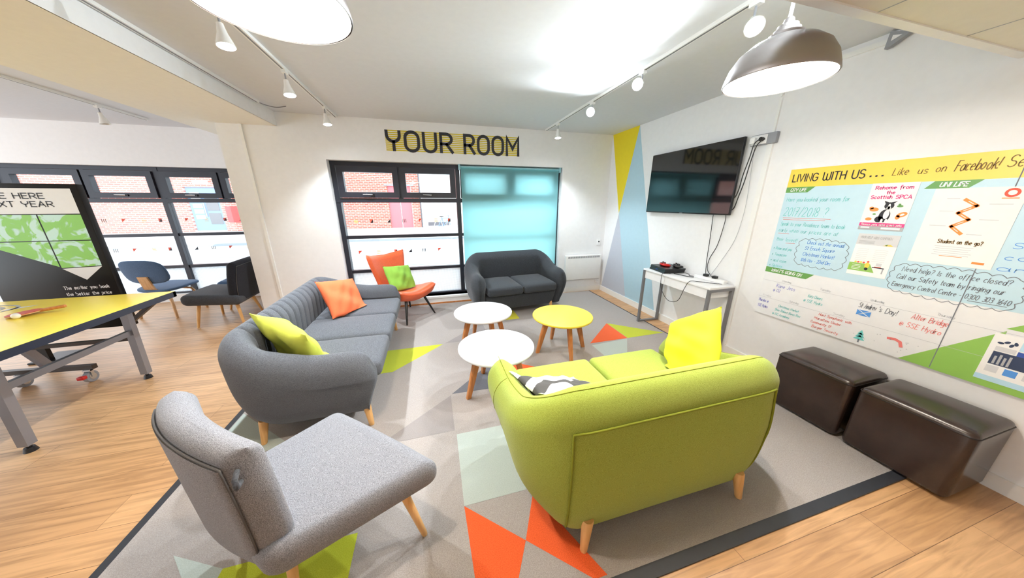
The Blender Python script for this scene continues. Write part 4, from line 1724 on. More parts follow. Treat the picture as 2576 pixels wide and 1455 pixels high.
# printed headings
mb = MB()
F = FB(.0022)
head = lambda: mb.build('heading', [M['ink'], M['b_white']], wb_, 0)
write(mb, 'LIVING WITH US', U(1.826), 1.717, .056, .0072, F, 0, fit=.425, slant=.0)
for k in range(3):
    mb.poly([F(U(1.375 - .028 * k) + a, 1.720 + b) for a, b in ((0, 0), (.010, 0), (.010, .010), (0, .010))], 0)
head()
mb = MB()
write(mb, 'CITY LIFE', U(1.822), 1.642, .023, .0042, F, 1, fit=.105, slant=.2)
head()
mb = MB()
write(mb, 'UNI LIFE', U(1.062), 1.642, .024, .0046, F, 1, fit=.095, slant=.2)
head()
mb = MB()
write(mb, "WHAT'S GOING ON", U(1.805), .962, .024, .0046, F, 1, fit=.22, slant=.2)
head()
# hand written notes
INKS = [M['t_teal'], M['t_blue'], M['t_violet'], M['t_red'], M['t_grey'], M['t_brown'], M['t_lgrey']]
note = lambda nm='handwritten_note': mb.build(nm, INKS, wb_, 0)
mb = MB()
F = FB(.0022)
def hand(s_, y0, y1, v, h, wd, mi, sl=.12):
    q_ = MB()
    write(q_, s_, U(y0), v, h, wd, F, mi, fit=(y0 - y1), slant=sl, jitter=.03)
    q_.build('printed_day' if sl == 0 else 'handwritten_line', INKS, wb_, 0)


def rule(pts, wd, mi, nm='underline'):
    q_ = MB()
    ribbon(q_, pts, wd, F, mi)
    q_.build(nm, INKS, wb_, 0)

hand('Like', 1.272, 1.205, 1.722, .042, .0034, 5)
hand('us', 1.165, 1.130, 1.724, .040, .0034, 5)
hand('on', 1.098, 1.063, 1.728, .040, .0034, 5)
hand('Facebook!', 1.032, .895, 1.726, .056, .0038, 5)
hand('See', .872, .80, 1.730, .056, .0038, 5)
hand('us on Campus', .76, .48, 1.73, .05, .0036, 5)
hand('Have you booked your room for', 1.832, 1.44, 1.562, .032, .0025, 0)
hand('2017/2018 ?', 1.828, 1.545, 1.445, .068, .0034, 0)
rule([(U(1.825), 1.428), (U(1.60), 1.430), (U(1.51), 1.430)], .003, 3)
rule([(U(1.82), 1.414), (U(1.54), 1.418)], .003, 3)
hand('Speak to your Residence team to book', 1.830, 1.415, 1.365, .030, .0025, 0)
hand('early when our prices are at', 1.832, 1.44, 1.312, .030, .0025, 0)
rule([(U(1.83), 1.298), (U(1.75), 1.298)], .003, 3)
hand('their lowest!', 1.832, 1.68, 1.235, .030, .0025, 0)
rule([(U(1.755), 1.22), (U(1.69), 1.222)], .003, 3)
hand('* Room and you', 1.835, 1.70, 1.158, .026, .0024, 0)
hand('* Tenancies', 1.835, 1.725, 1.104, .026, .0024, 0)
hand('* and room', 1.835, 1.715, 1.052, .026, .0024, 0)
hand('* Options', 1.835, 1.735, 1.006, .024, .0024, 0)
hand('Check out the annual', 1.608, 1.385, 1.232, .028, .0026, 1)
hand('St Enoch Square', 1.612, 1.43, 1.186, .028, .0026, 1)
hand('Christmas Market!', 1.615, 1.42, 1.138, .028, .0026, 1)
hand('10th Nov - 22nd Dec', 1.618, 1.43, 1.090, .026, .0026, 1)
hand('Need help? Is the office closed?', 1.075, .70, 1.128, .030, .0027, 4)
hand('Call our Safety team by ringing our', 1.088, .705, 1.076, .030, .0027, 4)
hand('Emergency Control Centre - 0300 303 1640', 1.095, .675, 1.024, .028, .0027, 4)
rule([(U(.80), 1.014), (U(.68), 1.016)], .003, 4)
hand('Kane Jess', 1.735, 1.60, .832, .030, .0025, 2)
hand('@ O2', 1.752, 1.70, .79, .026, .0025, 2)
hand('Placebo @', 1.845, 1.765, .672, .026, .0026, 2)
hand('SSE Hydro', 1.842, 1.762, .620, .026, .0026, 2)
hand('Katy Cheers', 1.50, 1.41, .812, .024, .0022, 0)
hand('@ SSE Hydro', 1.52, 1.40, .770, .024, .0022, 0)
hand('Christmas Market', 1.68, 1.53, .662, .022, .0022, 0)
hand('Shaw Robert Burns Row', 1.70, 1.51, .624, .022, .0022, 0)
hand('@ GC Academy', 1.71, 1.58, .584, .022, .0022, 0)
hand('St Andrew', 1.205, 1.12, .832, .036, .0030, 4)
hand("'s Day!", 1.11, 1.025, .832, .036, .0030, 4)
hand('Alter Bridge', .962, .825, .838, .034, .0027, 3)
hand('@ SSE Hydro', 1.0, .835, .778, .032, .0027, 3)
hand('Hunt Symphonic with', 1.40, 1.21, .692, .020, .0024, 3)
hand('Marathon Under', 1.42, 1.26, .655, .020, .0024, 3)
hand('Community 17', 1.435, 1.31, .618, .020, .0024, 3)
hand('Burger Security', 1.42, 1.26, .582, .020, .0024, 3)
hand('Surge', .745, .60, 1.32, .03, .0026, 1)
hand('come', .752, .60, 1.26, .03, .0026, 1)
hand('and', .76, .62, 1.20, .03, .0026, 1)
# cloud outlines
def cloud(y0, y1, v0, v1, n_u, n_v, mi, wd=.003):
    pts = []
    u0, u1 = U(y0), U(y1)
    edge = [(u0 + (u1 - u0) * k / n_u, v1) for k in range(n_u)] + [(u1, v1 + (v0 - v1) * k / n_v) for k in range(n_v)] + [(u1 + (u0 - u1) * k / n_u, v0) for k in range(n_u)] + [(u0, v0 + (v1 - v0) * k / n_v) for k in range(n_v)]
    N = len(edge)
    cu, cv = (u0 + u1) / 2, (v0 + v1) / 2
    def pull(p):
        a, b = (p[0] - cu) / (u1 - u0) * 2, (p[1] - cv) / (v1 - v0) * 2
        r = 1 - .10 * (abs(a * b)) ** 1.5
        return (cu + (p[0] - cu) * r, cv + (p[1] - cv) * r)
    for i in range(N):
        a, b = pull(edge[i]), pull(edge[(i + 1) % N])
        m_ = ((a[0] + b[0]) / 2, (a[1] + b[1]) / 2)
        nx, ny = -(b[1] - a[1]), (b[0] - a[0])
        for k in range(7):
            t = k / 7
            bu = sin(pi * t) * .30
            pts.append((a[0] + (b[0] - a[0]) * t + nx * bu, a[1] + (b[1] - a[1]) * t + ny * bu))
    pts.append(pts[0])
    q_ = MB()
    ribbon(q_, pts, wd, F, mi)
    q_.build('cloud_outline', INKS, wb_, 0)
cloud(1.66, 1.36, 1.062, 1.268, 6, 4, 4)
cloud(1.115, .655, .992, 1.172, 9, 4, 4)
# calendar rules, flag, tree, smudge
mb = MB()
for v in (.876, .718):
    rule([(0.0, v), (L_, v + .012)], .0018, 6, 'calendar_rule')
for y, v, s in ((1.70, .888, 'Monday'), (1.44, .890, 'Tuesday'), (1.16, .893, 'Wednesday'), (.875, .894, 'Thursday'), (1.82, .728, 'Friday'), (1.61, .730, 'Saturday'), (1.32, .731, 'Sunday')):
    hand(s, y, y - .065, v, .016, .0018, 6, 0)
mb = MB()
fl = [(U(1.205), .815), (U(1.135), .815), (U(1.135), .775), (U(1.205), .775)]
for tri in (((0, 0), (.0, 1), (.45, .5)), ((1, 0), (1, 1), (.55, .5)), ((.12, 1), (.88, 1), (.5, .6)), ((.12, 0), (.88, 0), (.5, .4))):
    mb.poly([F(U(1.205) + a * .07, .775 + b * .04) for a, b in tri], 1)
note('flag_drawing')
mb = MB()
for k, (hw_, v) in enumerate(((.030, .60), (.024, .62), (.017, .64))):
    mb.poly([F(U(1.146) - hw_, v), F(U(1.146) + hw_, v), F(U(1.146), v + .035)], 0)
ribbon(mb, [(U(1.146), .60), (U(1.146), .582)], .008, F, 4)
note('tree_drawing')
mb = MB()
ribbon(mb, [(U(1.02), .672), (U(.99), .678), (U(.965), .668), (U(.955), .640)], .016, F, 3)
note('red_smudge')
mb = MB()
for k in range(14):
    uu, vv = U(1.20 - .32 * random.random()), .58 + .10 * random.random()
    mb.poly([F(uu, vv), F(uu + .005, vv), F(uu + .005, vv + .005), F(uu, vv + .005)], 6)
o_ = note('snow_dots')
o_['kind'] = 'stuff'


# posters pinned on the board
def poster(name, label, y0, y1, z0, z1, draw, mats):
    root = thing(name, label, 'poster', (XR - bt - .0033, y0, z0))
    mb_ = MB()
    mb_.box((-.0012, -(y0 - y1), 0), (0, 0, z1 - z0))
    mb_.build('sheet', M['paper'], root, 0)
    p = MB()
    Fp = lambda u, v: (-.0020, -u, v)
    Fq = lambda u, v: (-.0027, -u, v)
    draw(p, Fp, Fq, y0 - y1, z1 - z0)
    p.build('print', mats, root, 0)
    return root


def rect(p, F_, u0, u1, v0, v1, mi):
    p.poly([F_(u0, v0), F_(u1, v0), F_(u1, v1), F_(u0, v1)], mi)


def blob(p, F_, cu, cv, ru, rv, mi, rot=0.0, n=18):
    c, s = cos(rot), sin(rot)
    p.poly([F_(cu + ru * cos(2 * pi * k / n) * c - rv * sin(2 * pi * k / n) * s, cv + ru * cos(2 * pi * k / n) * s + rv * sin(2 * pi * k / n) * c) for k in range(n)], mi)


def draw_rehome(p, F_, Fq, W_, H_):
    write(p, 'Rehome from', .022, .265, .022, .0042, F_, 0, fit=.165)
    write(p, 'the', .080, .235, .020, .0042, F_, 0, fit=.036)
    write(p, 'Scottish SPCA', .014, .205, .022, .0042, F_, 0, fit=.18)
    rect(p, F_, 0, W_, .026, .048, 0)
    rect(p, F_, 0, W_, 0, .026, 1)
    write(p, 'Rescue pets make great pets', .012, .031, .012, .0022, Fq, 5, fit=.185)
    rect(p, Fq, .012, .055, .012, .020, 5)
    rect(p, Fq, .11, .195, .008, .020, 5)
    # seated collie
    blob(p, F_, .105, .095, .026, .042, 2)
    blob(p, F_, .085, .072, .020, .020, 2)
    blob(p, F_, .112, .160, .022, .022, 2)
    p.poly([F_(.092, .172), F_(.084, .192), F_(.106, .182)], 2)
    p.poly([F_(.128, .172), F_(.142, .190), F_(.118, .182)], 2)
    blob(p, Fq, .113, .153, .006, .020, 5)
    blob(p, Fq, .113, .147, .010, .010, 5)
    blob(p, Fq, .112, .105, .013, .030, 5)
    blob(p, Fq, .100, .062, .006, .014, 5)
    blob(p, Fq, .120, .062, .006, .014, 5)
    # cats, bird, rabbit, hamster
    blob(p, F_, .048, .135, .022, .013, 3)
    blob(p, F_, .034, .145, .011, .009, 3)
    blob(p, F_, .180, .105, .024, .015, 3, .5)
    blob(p, F_, .165, .088, .010, .014, 3)
    blob(p, Fq, .182, .105, .010, .006, 5, .5)
    blob(p, F_, .036, .072, .016, .010, 3)
    blob(p, F_, .160, .158, .014, .007, 4)
    blob(p, F_, .156, .168, .006, .006, 4)
    blob(p, F_, .056, .105, .008, .005, 4)


poster('poster', 'pet rehoming poster with a black and white dog and pink heading', 1.345, 1.137, 1.372, 1.676, draw_rehome, [M['pink'], M['pgrey'], M['ink'], M['porange'], M['b_green'], M['paper']])


def draw_help(p, F_, Fq, W_, H_):
    rect(p, F_, 0, W_, H_ - .075, H_, 0)
    write(p, 'YOUR HELP ABLE CAMPAIGN', .014, H_ - .032, .016, .002, Fq, 1, fit=.15)
    for k in range(3):
        rect(p, Fq, .012, .09, H_ - .050 - k * .008, H_ - .047 - k * .008, 1)
    p.poly([Fq(.13, H_ - .073), Fq(.165, H_ - .062), Fq(.18, H_ - .073)], 4)
    p.poly([Fq(.14, H_ - .068), Fq(.155, H_ - .060), Fq(.15, H_ - .073)], 2)
    for k in range(7):
        rect(p, F_, .02, .075, .185 - k * .013, .187 - k * .013, 0)
        rect(p, F_, .105, .165, .185 - k * .013, .187 - k * .013, 0)
    p.poly([F_(0, .030), F_(0, .085), F_(.105, .085), F_(.135, .030)], 2)
    for k in range(4):
        rect(p, Fq, .018, .062, .070 - k * .010, .073 - k * .010, 3)
    blob(p, Fq, .092, .075, .012, .020, 4)
    blob(p, Fq, .092, .050, .009, .010, 5)
    blob(p, Fq, .092, .100, .006, .007, 6)
    for k in range(4):
        blob(p, Fq, .030 + k * .014, .092, .006, .006, 6 if k % 2 else 4)
    rect(p, F_, .118, .175, .064, .070, 5)
    rect(p, F_, .128, .160, .070, .074, 6)
    rect(p, F_, .132, .158, .078, .098, 0)
    rect(p, F_, .168, .174, .030, .064, 1)


poster('poster', 'white leaflet with green corner and yellow figures below the dog poster', 1.328, 1.133, 1.055, 1.345, draw_help, [M['plgrey'], M['pgrey'], M['b_lgreen'], M['paper'], M['b_yellow'], M['ink'], M['pred']])


def draw_student(p, F_, Fq, W_, H_):
    zz = [(.118, .372), (.165, .338), (.112, .298), (.158, .262), (.108, .222), (.152, .182)]
    for a, b in zip(zz[:-1], zz[1:]):
        ribbon(p, [a, b], .015, F_, 0)
    for a, b in zip(zz[:-1], zz[1:]):
        ribbon(p, [(a[0] + (b[0] - a[0]) * .3, a[1] + (b[1] - a[1]) * .3), (a[0] + (b[0] - a[0]) * .7, a[1] + (b[1] - a[1]) * .7)], .003, Fq, 3)
    for (u, v, w_) in ((.055, .375, .045), (.20, .345, .07), (.045, .305, .05), (.19, .262, .06), (.03, .222, .06), (.17, .18, .05)):
        rect(p, F_, u, u + w_, v, v + .004, 1)
    write(p, 'Student on the go?', .085, .125, .022, .0036, F_, 2, fit=.15)
    for k in range(5):
        rect(p, F_, .08 + .006 * (k % 2), .215 - .006 * (k % 3), .105 - k * .012, .108 - k * .012, 1)
    rect(p, F_, .11, .19, .050, .053, 0)
    ribbon(p, arc(.252, .405, .018, .018, 0, 360, 20), .010, F_, 4)
    rect(p, F_, .228, .278, .375, .380, 0)
    rect(p, F_, .228, .268, .022, .034, 0)


poster('poster', 'white poster with an orange zigzag under the UNI LIFE heading', 1.070, .775, 1.197, 1.632, draw_student, [M['porange'], M['plgrey'], M['t_brown'], M['paper'], M['pred']])


def draw_blue(p, F_, Fq, W_, H_):
    rect(p, F_, .02, W_ - .01, .10, .175, 0)
    rect(p, F_, .085, W_ - .01, .175, .20, 1)
    rect(p, F_, .085, W_ - .01, .205, .255, 2)
    rect(p, F_, .02, .08, .180, .205, 3)
    for k in range(4):
        rect(p, Fq, .03 + k * .014, .038 + k * .014, .105, .150 + .012 * (k % 2), 4)
    for k, (u, v) in enumerate(((.028, .225), (.045, .235), (.06, .222), (.07, .235))):
        blob(p, F_, u, v, .010, .006, 0, .6 * k)
    blob(p, Fq, .135, .143, .010, .012, 5)
    blob(p, Fq, .135, .125, .014, .014, 2)
    for s in (-.006, .006):
        ribbon(p, [(.135 + s, .112), (.135 + s * 2, .102)], .006, Fq, 0)
    for k, mi in enumerate((3, 6, 3, 6)):
        rect(p, F_, .02 + k * .055, .058 + k * .055, .055, .092, mi)
    rect(p, F_, 0, W_, 0, .03, 2)
    for k in range(3):
        rect(p, Fq, .13, W_ - .02, .215 + k * .012, .218 + k * .012, 6)


poster('poster', 'blue and white leaflet on the green triangle at the lower right of the board', .672, .40, .598, .874, draw_blue, [M['pnavy'], M['pblue'], M['psky'], M['plgrey'], M['pgrey'], M['porange'], M['t_blue']])

# ------------------------------------------------------------------ table tennis table
TX0, TX1, TY0, TY1, TZ = -3.875, -2.35, .56, 3.30, .762
tt = thing('ping_pong_table', 'yellow table tennis table with dark edge and steel legs on the left', 'table', ((TX0 + TX1) / 2, (TY0 + TY1) / 2, 0))
ax, ay = tt.location.x, tt.location.y
mb = MB()
mb.box((TX0 - ax + .002, TY0 - ay + .002, TZ - .006), (TX1 - ax - .002, TY1 - ay - .002, TZ), 0)
mb.box((TX0 - ax + .002, -.003, TZ - .0), (TX1 - ax - .002, .003, TZ + .0006), 1)
F = lambda u, v: (u - ax, v - ay, TZ + .0008)
cu, cv = -3.36, 3.02
for r0, mi in ((.19, 2), (.12, 2)):
    ribbon(mb, [(cu + a, cv + b * .75) for a, b in arc(0, 0, r0, r0, 0, 360, 40)], .018, F, mi)
mb.poly([F(cu + .14, cv - .02), F(cu + .17, cv + .06), F(cu + .27, cv + .09), F(cu + .20, cv)], 1)
write(mb, 'GO', cu - .12, cv - .05, .09, .02, F, 2)
mb.build('tabletop', [M['ttop'], M['white_lam'], M['pgrey']], tt, 0)
mb = MB()
t_ = .05
mb.box((TX0 - ax, TY0 - ay, TZ - t_), (TX1 - ax, TY0 - ay + .03, TZ - .001))
mb.box((TX0 - ax, TY1 - ay - .03, TZ - t_), (TX1 - ax, TY1 - ay, TZ - .001))
mb.box((TX0 - ax, TY0 - ay, TZ - t_), (TX0 - ax + .03, TY1 - ay, TZ - .001))
mb.box((TX1 - ax - .03, TY0 - ay, TZ - t_), (TX1 - ax, TY1 - ay, TZ - .001))
mb.box((TX0 - ax + .03, TY0 - ay + .03, TZ - .022), (TX1 - ax - .03, TY1 - ay - .03, TZ - .0065))
mb.build('edge_frame', M['tblack'], tt, 0)


def bar(mb_, p0, p1, a, b, mi=0, up=(0, 0, 1)):
    p0, p1 = Vector(p0), Vector(p1)
    d = (p1 - p0).normalized()
    u = Vector(up)
    if abs(d.dot(u)) > .95:
        u = Vector((0, 1, 0))
    s = d.cross(u).normalized()
    u = s.cross(d)
    mb_.loft([[p + s * (x * a / 2) + u * (y * b / 2) for x, y in ((-1, -1), (1, -1), (1, 1), (-1, 1))] for p in (p0, p1)], True, True, True, mi)


for xf, xt in ((-2.63, -2.60), (-3.60, -3.63)):
    for yy in (2.27, 3.115):
        l = MB()
        bar(l, (xt - ax, yy - ay, TZ - .022), (xf - ax, yy - ay, .05), .05, .05)
        lo = l.build('leg', M['tsteel'], tt, 0)
        f_ = MB()
        f_.cyl((xf - ax, yy - ay, .0), (xf - ax, yy - ay, .03), .030, .022, 18)
        f_.cyl((xf - ax, yy - ay, .03), (xf - ax, yy - ay, .055), .012, n=12)
        f_.build('foot', M['black'], lo)
for xx in (-2.617, -3.617):
    r = MB()
    bar(r, (xx - ax, 2.20 - ay, .46), (xx - ax, 3.115 - ay, .46), .03, .045)
    r.build('side_rail', M['tsteel'], tt, 0)
r = MB()
bar(r, (-2.62 - ax, 3.115 - ay, .40), (-3.62 - ax, 3.115 - ay, .40), .03, .03)
r.build('cross_rail', M['tbrown'], tt, 0)
r = MB()
bar(r, (-2.45 - ax, 3.24 - ay, TZ - .05), (-2.72 - ax, 3.26 - ay, .50), .035, .03)
r.cyl((-2.71 - ax, 3.26 - ay, .515), (-2.735 - ax, 3.26 - ay, .485), .022, n=12)
r.build('folding_stay', M['tbrown'], tt, 20)
u_ = MB()
bar(u_, (-3.02 - ax, 3.19 - ay, .14), (-3.72 - ax, 3.26 - ay, .14), .04, .04)
uo = u_.build('trolley_bar', M['tbrown'], tt, 0)
p_ = MB()
bar(p_, (-3.33 - ax, 3.22 - ay, .16), (-3.37 - ax, 3.02 - ay, TZ - .022), .05, .05)
p_.build('trolley_post', M['tsteel'], tt, 0)
for cxx, cyy in ((-3.07, 3.185), (-3.55, 3.235)):
    w_ = MB()
    w_.cyl((cxx - .016 - ax, cyy - ay, .05), (cxx + .016 - ax, cyy - ay, .05), .05, n=24)
    w_.cyl((cxx - .019 - ax, cyy - ay, .05), (cxx + .019 - ax, cyy - ay, .05), .028, n=20, mi=1)
    w_.box((cxx - .024 - ax, cyy - .012 - ay, .05), (cxx - .020 - ax, cyy + .012 - ay, .121), 1)
    w_.box((cxx + .020 - ax, cyy - .012 - ay, .05), (cxx + .024 - ax, cyy + .012 - ay, .121), 1)
    w_.box((cxx - .024 - ax, cyy - .02 - ay, .105), (cxx + .024 - ax, cyy + .02 - ay, .12), 1)
    co = w_.build('caster', [M['grey_p'], M['chrome']], uo, 30)
    k_ = MB()
    k_.rbox((cxx - .022 - ax, cyy - .085 - ay, .055), (cxx + .022 - ax, cyy - .045 - ay, .085), .006)
    k_.build('brake_pedal', M['red'], uo)

bt_ = thing('table_tennis_bat', 'red table tennis bat lying on the yellow table', 'bat', (-2.83, 2.86, TZ + .0005), radians(18))
T = Matrix.Translation((0, 0, .028)) @ Matrix.Rotation(radians(-6), 4, 'Y')
mb = MB()
out = [(.078 * cos(a) - .09, .075 * sin(a)) for a in [2 * pi * k / 36 for k in range(36)]]
mb.prism(out, lambda a, b: T @ Vector((a, b, -.006)), lambda a, b: T @ Vector((a, b, .000)), 0)
mb.prism(out, lambda a, b: T @ Vector((a, b, .0003)), lambda a, b: T @ Vector((a, b, .003)), 1)
mb.build('blade', [M['ply'], M['rubber_red']], bt_, 30)
mb = MB()
mb.rbox((-.022, -.013, -.014), (.10, .013, .008), .007, T=T)
mb.build('handle', M['oakleg'], bt_)
q = MB()
q.sphere((0, 0, .02), .02, 12)
ball = q.build('table_tennis_ball', M['white_p'], None, 80)
ball.location = (-2.885, 2.755, TZ + .0008)
tag(ball, 'white table tennis ball beside the red bat', 'ball')

# ------------------------------------------------------------------ sign stand behind the table
kx0, kx1, ky = -3.93, -3.085, 3.72
ks = thing('sign_stand', 'tall black sign stand with green pictures behind the yellow table', 'sign', ((kx0 + kx1) / 2, ky, 0))
kw = kx1 - kx0
mb = MB()
mb.rbox((-kw / 2, 0, .32), (kw / 2, .06, 1.715), .006, seg=2)
mb.build('cabinet', M['kblack'], ks)
mb = MB()
mb.rbox((-kw / 2 - .05, -.02, 0), (-kw / 2 + .16, .24, .02), .008)
mb.box((-kw / 2 + .02, .01, .02), (-kw / 2 + .10, .05, .321))
mb.build('stand', M['kblack'], ks, 0)
mb = MB()
Y_ = -.0015
F = lambda x, z: (x - ks.location.x, Y_, z)
xl, xr_, xm_ = kx0 + .045, kx1 - .05, -3.43
mb.poly([F(xl, 1.455), F(xr_, 1.455), F(xr_, 1.675), F(xl, 1.675)], 0)
g_ = .005
mb.poly([F(xl, 1.215), F(xm_ - g_, 1.215), F(xm_ - g_, 1.447), F(xl, 1.447)], 1)
mb.poly([F(xm_ + g_, 1.215), F(xr_, 1.215), F(xr_, 1.447), F(xm_ + g_, 1.447)], 1)
mb.poly([F(xl, 1.207), F(xm_ - g_, 1.207), F(xm_ - g_, .965), F(xl, 1.22 - .02)], 1)
mb.poly([F(xm_ + g_, 1.207), F(xr_, 1.207), F(xr_, .965), F(xm_ + g_, .955)], 1)
mb.poly([F(xm_ + g_, .948), F(xr_, .958), F(-3.285, .83)], 0)
mb.build('printed_panel', [M['kwhite'], M['kgreen']], ks, 0)
mb = MB()
F = lambda x, z: (x - ks.location.x, -.003, z)
write(mb, 'LIVE HERE', -3.73, 1.588, .045, .0078, F, 0, fit=.40)
write(mb, 'NEXT YEAR', -3.738, 1.518, .045, .0078, F, 0, fit=.448)
mb.build('lettering', [M['ink'], M['kwhite']], ks, 0)
mb = MB()
write(mb, 'The earlier you book', -3.475, .743, .030, .006, F, 1, fit=.33)
write(mb, 'the better the price', -3.475, .680, .030, .006, F, 1, fit=.33)
mb.build('lettering', [M['ink'], M['kwhite']], ks, 0)


# ------------------------------------------------------------------ lights
def track(label, x, y0, y1, zc=HC):
    root = thing('lighting_track', label, 'track', (x, (y0 + y1) / 2, zc))
    h = (y1 - y0) / 2
    b = MB()
    b.box((-.017, -h, -.022), (.017, h, 0), 0)
    b.box((-.006, -h + .01, -.0235), (.006, h - .01, -.0215), 1)
    b.build('rail', [M['trimw'], M['steel']], root, 0)
    return root


track('white ceiling track with spotlights left of the middle', -1.05, SY, 4.50)
track('white ceiling track on the right towards the television wall', 1.76, SY, 4.46)
track('white ceiling track in the bay on the far left', -3.45, 1.2, 5.30)
track('empty white track along the boxed beam', -1.685, SY, 4.10)
cable('cable', 'thin loose wire hanging from the end of the empty ceiling track', [(-1.685, 4.10, 2.585), (-1.64, 4.16, 2.575), (-1.56, 4.20, 2.57), (-1.47, 4.22, 2.592)], .004, M['steel'])


def spotlight(label, loc, aim, power, lit=True, col=(.86, .94, 1), cone=80, R=.045):
    """hangs from a track at loc; aim is a direction"""
    root = thing('spotlight', label, 'spotlight', loc, 0, 'track spotlights')
    a = Vector(aim).normalized()
    piv = Vector((0, 0, -.085))
    m_ = MB()
    m_.box((-.016, -.03, -.022), (.016, .03, 0))
    m_.build('adapter', M['trimw'], root, 0)
    m_ = MB()
    m_.tube([(0, 0, -.022), (0, 0, -.06), piv], .006, 8)
    m_.build('stem', M['grey_p'], root)
    q = a.to_track_quat('-Z', 'Y').to_matrix().to_4x4()
    T = Matrix.Translation(piv) @ q
    m_ = MB()
    prof_ = [(.016, .018), (.018, 0.0), (.024, -.03), (.036, -.065), (R, -.095), (R - .003, -.095), (.033, -.066), (.020, -.034), (.0, -.030)]
    m_.lathe(prof_, n=28, T=T)
    m_.build('shade', M['trimw'], root, 40)
    m_ = MB()
    m_.lathe([(0, -.080), (.036, -.080), (.036, -.084), (0, -.084)], n=24, T=T)
    m_.build('lens', M['bulb_cool'] if lit else M['bulb_off'], root, 40)
    if lit and power:
        L = add_light('spot_beam', 'SPOT', tuple(piv + a * .1), power, col, .03, a.to_track_quat('-Z', 'Y').to_euler(), root, radians(cone), .6)
    return root


SPZ = HC - .022
spotlight('lit spotlight on the left track nearest the hanging lamp', (-1.05, 2.32, SPZ), (.1, -.1, -1), 40, cone=120)
spotlight('lit spotlight on the left track, second from the window', (-1.05, 3.12, SPZ), (.12, -.12, -1), 40, cone=120)
spotlight('lit spotlight on the left track closest to the window wall', (-1.05, 4.07, SPZ), (.1, -.1, -1), 40, cone=120)
spotlight('glaring spotlight on the right track beside the steel pendant', (1.76, 1.48, SPZ), (-.5, -.55, -.6), 42, cone=125)
spotlight('glaring spotlight on the right track, second from the pendant', (1.76, 2.36, SPZ), (-.75, -.5, -.30), 42, cone=125)
spotlight('glaring spotlight on the right track, second from the window', (1.76, 3.14, SPZ), (-.6, -.75, -.30), 42, cone=125)
spotlight('lit spotlight on the right track closest to the window', (1.76, 4.02, SPZ), (.0, -.1, -1), 40, cone=120)
spotlight('unlit spotlight on the bay track above the sign stand', (-3.45, 4.70, SPZ), (.1, .05, -1), 0, lit=False)


def pendant(label, x, y, zr, R=.19):
    root = thing('pendant_lamp', label, 'pendant lamp', (x, y, zr), 0, 'steel dome pendants')
    o = [(R, 0), (R + .003, .004), (R * .985, .03), (R * .93, .065), (R * .80, .105), (R * .60, .135), (R * .36, .155), (.05, .163)]
    i_ = [(.045, .158), (R * .35, .150), (R * .58, .130), (R * .78, .10), (R * .91, .062), (R * .965, .03), (R * .985, .002)]
    m_ = MB()
    m_.lathe(o, n=64, caps=False)
    so = m_.build('shade', M['shade_out'], root, 50)
    m_ = MB()
    m_.lathe(i_[::-1], n=64, caps=False)
    m_.build('shade_lining', M['shade_in'], so, 50)
    m_ = MB()
    m_.lathe([(.058, .160), (.060, .168), (.046, .172), (.044, .185), (.036, .190), (.034, .200), (.020, .206), (.016, .222), (.010, .228), (0, .228)], n=32)
    m_.build('cap', M['shade_out'], root, 40)
    m_ = MB()
    m_.cyl((0, 0, .226), (0, 0, HC - zr), .006, n=10)
    m_.build('suspension_rod', M['trimw'], root)
    m_ = MB()
    m_.lathe([(.05, HC - zr - .02), (.05, HC - zr), (0, HC - zr)], n=24)
    m_.build('ceiling_rose', M['trimw'], root, 30)
    m_ = MB()
    m_.sphere((0, 0, .075), .045, 14)
    m_.cyl((0, 0, .115), (0, 0, .158), .018, n=16, mi=1)
    m_.build('bulb', [M['bulb_warm'], M['white_p']], root, 70)
    add_light('bulb_light', 'POINT', (0, 0, .004), 11, (1, .93, .84), .02, None, root)
    return root


pendant('steel dome pendant hanging before the right wall', 1.48, 1.085, 2.05)
pendant('dome pendant at the top left, seen from below', -.365, 1.085, 2.05)

# ------------------------------------------------------------------ street outside
mb = MB()
mb.box((-34, YL + .3, -.35), (16, 15.5, -.25))
struct('road', mb, M['asphalt'])
mb = MB()
mb.box((-34, 15.5, -.35), (16, 22.6, -.15), 0)
mb.box((-34, 15.4, -.35), (16, 15.56, -.145), 1)
mb.box((-34, 9.0, -.25), (16, 9.1, -.243), 1)
mb.box((-34, 12.0, -.25), (16, 12.12, -.243), 1)
struct('pavement', mb, [M['pave'], M['kerb']])
bd = thing('brick_building', 'red brick building across the street with blue and pink doors', 'building', (-10, 22.3, -.15))
bx_, by_ = -10, 22.3
mb = MB()
mb.box((-24 - bx_, 0, 0), (-13.9 - bx_, .4, 7.5))
mb.box((-12.3 - bx_, 0, 0), (-2.72 - bx_, .4, 7.5))
mb.box((-1.2 - bx_, 0, 0), (-.62 - bx_, .4, 7.5))
mb.box((-13.9 - bx_, 0, 2.6), (-12.3 - bx_, .4, 7.5))
mb.box((-2.72 - bx_, 0, 2.85), (-1.2 - bx_, .4, 7.5))
mb.build('brick_wall', M['brick'], bd, 0)
mb = MB()
mb.box((-13.85 - bx_, .1, 0.05), (-12.35 - bx_, .2, 2.6), 0)
mb.box((-13.05 - bx_, .08, 1.25), (-12.45 - bx_, .1, 2.0), 1)
mb.box((-13.05 - bx_, .08, .45), (-12.45 - bx_, .1, 1.1), 1)
for k in range(5):
    mb.box((-13.70 - bx_, .075, .75 + k * .33), (-13.25 - bx_, .1, .98 + k * .33), 2)
mb.box((-13.16 - bx_, .02, .9), (-13.12 - bx_, .06, 1.7), 3)
mb.build('blue_door', [M['doorblue'], M['extgrey'], M['paper'], M['chrome']], bd, 0)
mb = MB()
mb.box((-2.70 - bx_, .1, 0), (-1.97 - bx_, .2, 2.85))
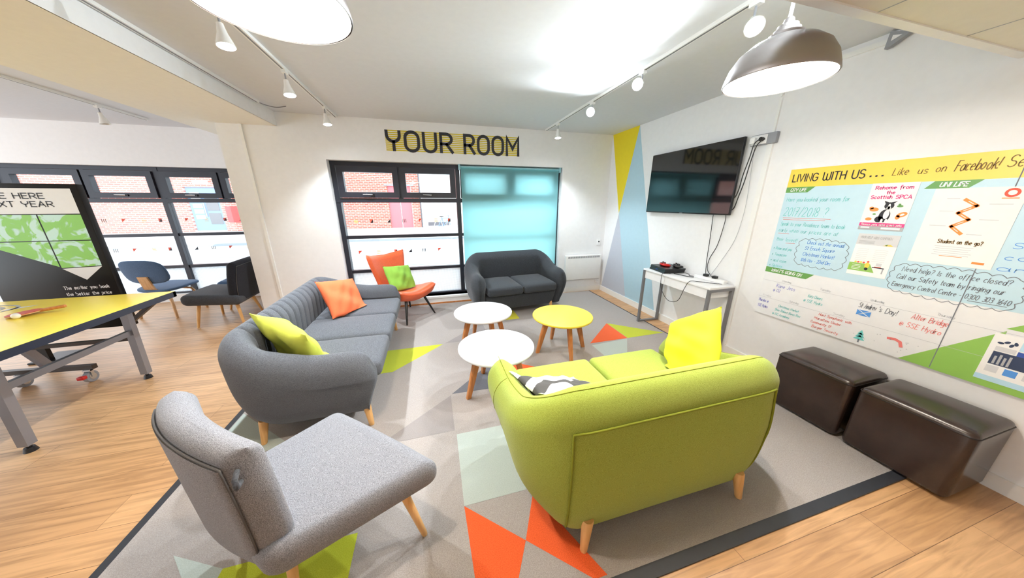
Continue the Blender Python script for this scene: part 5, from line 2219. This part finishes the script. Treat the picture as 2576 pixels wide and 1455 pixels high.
mb.box((-1.94 - bx_, .1, 0), (-1.22 - bx_, .2, 2.85))
mb.build('pink_door', M['doorpink'], bd, 0)
mb = MB()
mb.box((-2.9 - bx_, -.08, 2.83), (-1.0 - bx_, 0, 2.93))
mb.build('door_lintel', M['kerb'], bd, 0)
mb = MB()
mb.box((-13.3 - bx_, -.12, 2.78), (-12.6 - bx_, 0, 3.0))
mb.build('white_sign', M['paper'], bd, 0)
mb = MB()
mb.box((-12.1 - bx_, -.04, .55), (-11.2 - bx_, 0, 1.5))
mb.build('red_panel', M['red'], bd, 0)
mb = MB()
mb.cyl((-.60 - bx_, -.06, 0), (-.60 - bx_, -.06, 7.4), .05, n=12)
mb.build('drainpipe', M['extgrey'], bd)
mb = MB()
mb.box((-.5, 24.0, -.15), (14, 24.4, 6.5), 0)
mb.box((-.2, 23.6, -.15), (1.4, 23.9, .12), 1)  # low dark strip standing in for the shadow before the white wall
mb.build('x', [M['extwhite'], M['extgrey']], None, 0)
wx = bpy.data.objects['x']
wx.name = 'rendered_building'
tag(wx, 'white rendered building to the right of the brick one across the street', 'building')
# bicycle on the far pavement
bk = thing('bicycle', 'pale blue bicycle parked on the far pavement by the white building', 'bicycle', (.82, 18.9, -.15), radians(40))
for s in (-1, 1):
    m_ = MB()
    m_.tube([(s * .5 + .32 * cos(2 * pi * k / 28), 0, .34 + .32 * sin(2 * pi * k / 28)) for k in range(28)], .02, 8, closed=True)
    m_.build('wheel', M['ltgrey'], bk)
m_ = MB()
for a, b in (((-.5, 0, .34), (-.18, 0, .80)), ((-.18, 0, .80), (.34, 0, .78)), ((-.05, 0, .32), (.36, 0, .72)), ((-.5, 0, .34), (-.05, 0, .32)), ((-.05, 0, .32), (-.2, 0, .88)), ((.5, 0, .34), (.34, 0, .92))):
    m_.cyl(a, b, .022, n=8)
m_.build('bike_frame', M['doorblue'], bk)
m_ = MB()
m_.cyl((.34, -.25, .94), (.34, .25, .94), .018, n=8)
m_.build('handlebar', M['grey_p'], bk)
m_ = MB()
m_.rbox((-.32, -.06, .88), (-.08, .06, .93), .02)
m_.build('saddle', M['black'], bk)
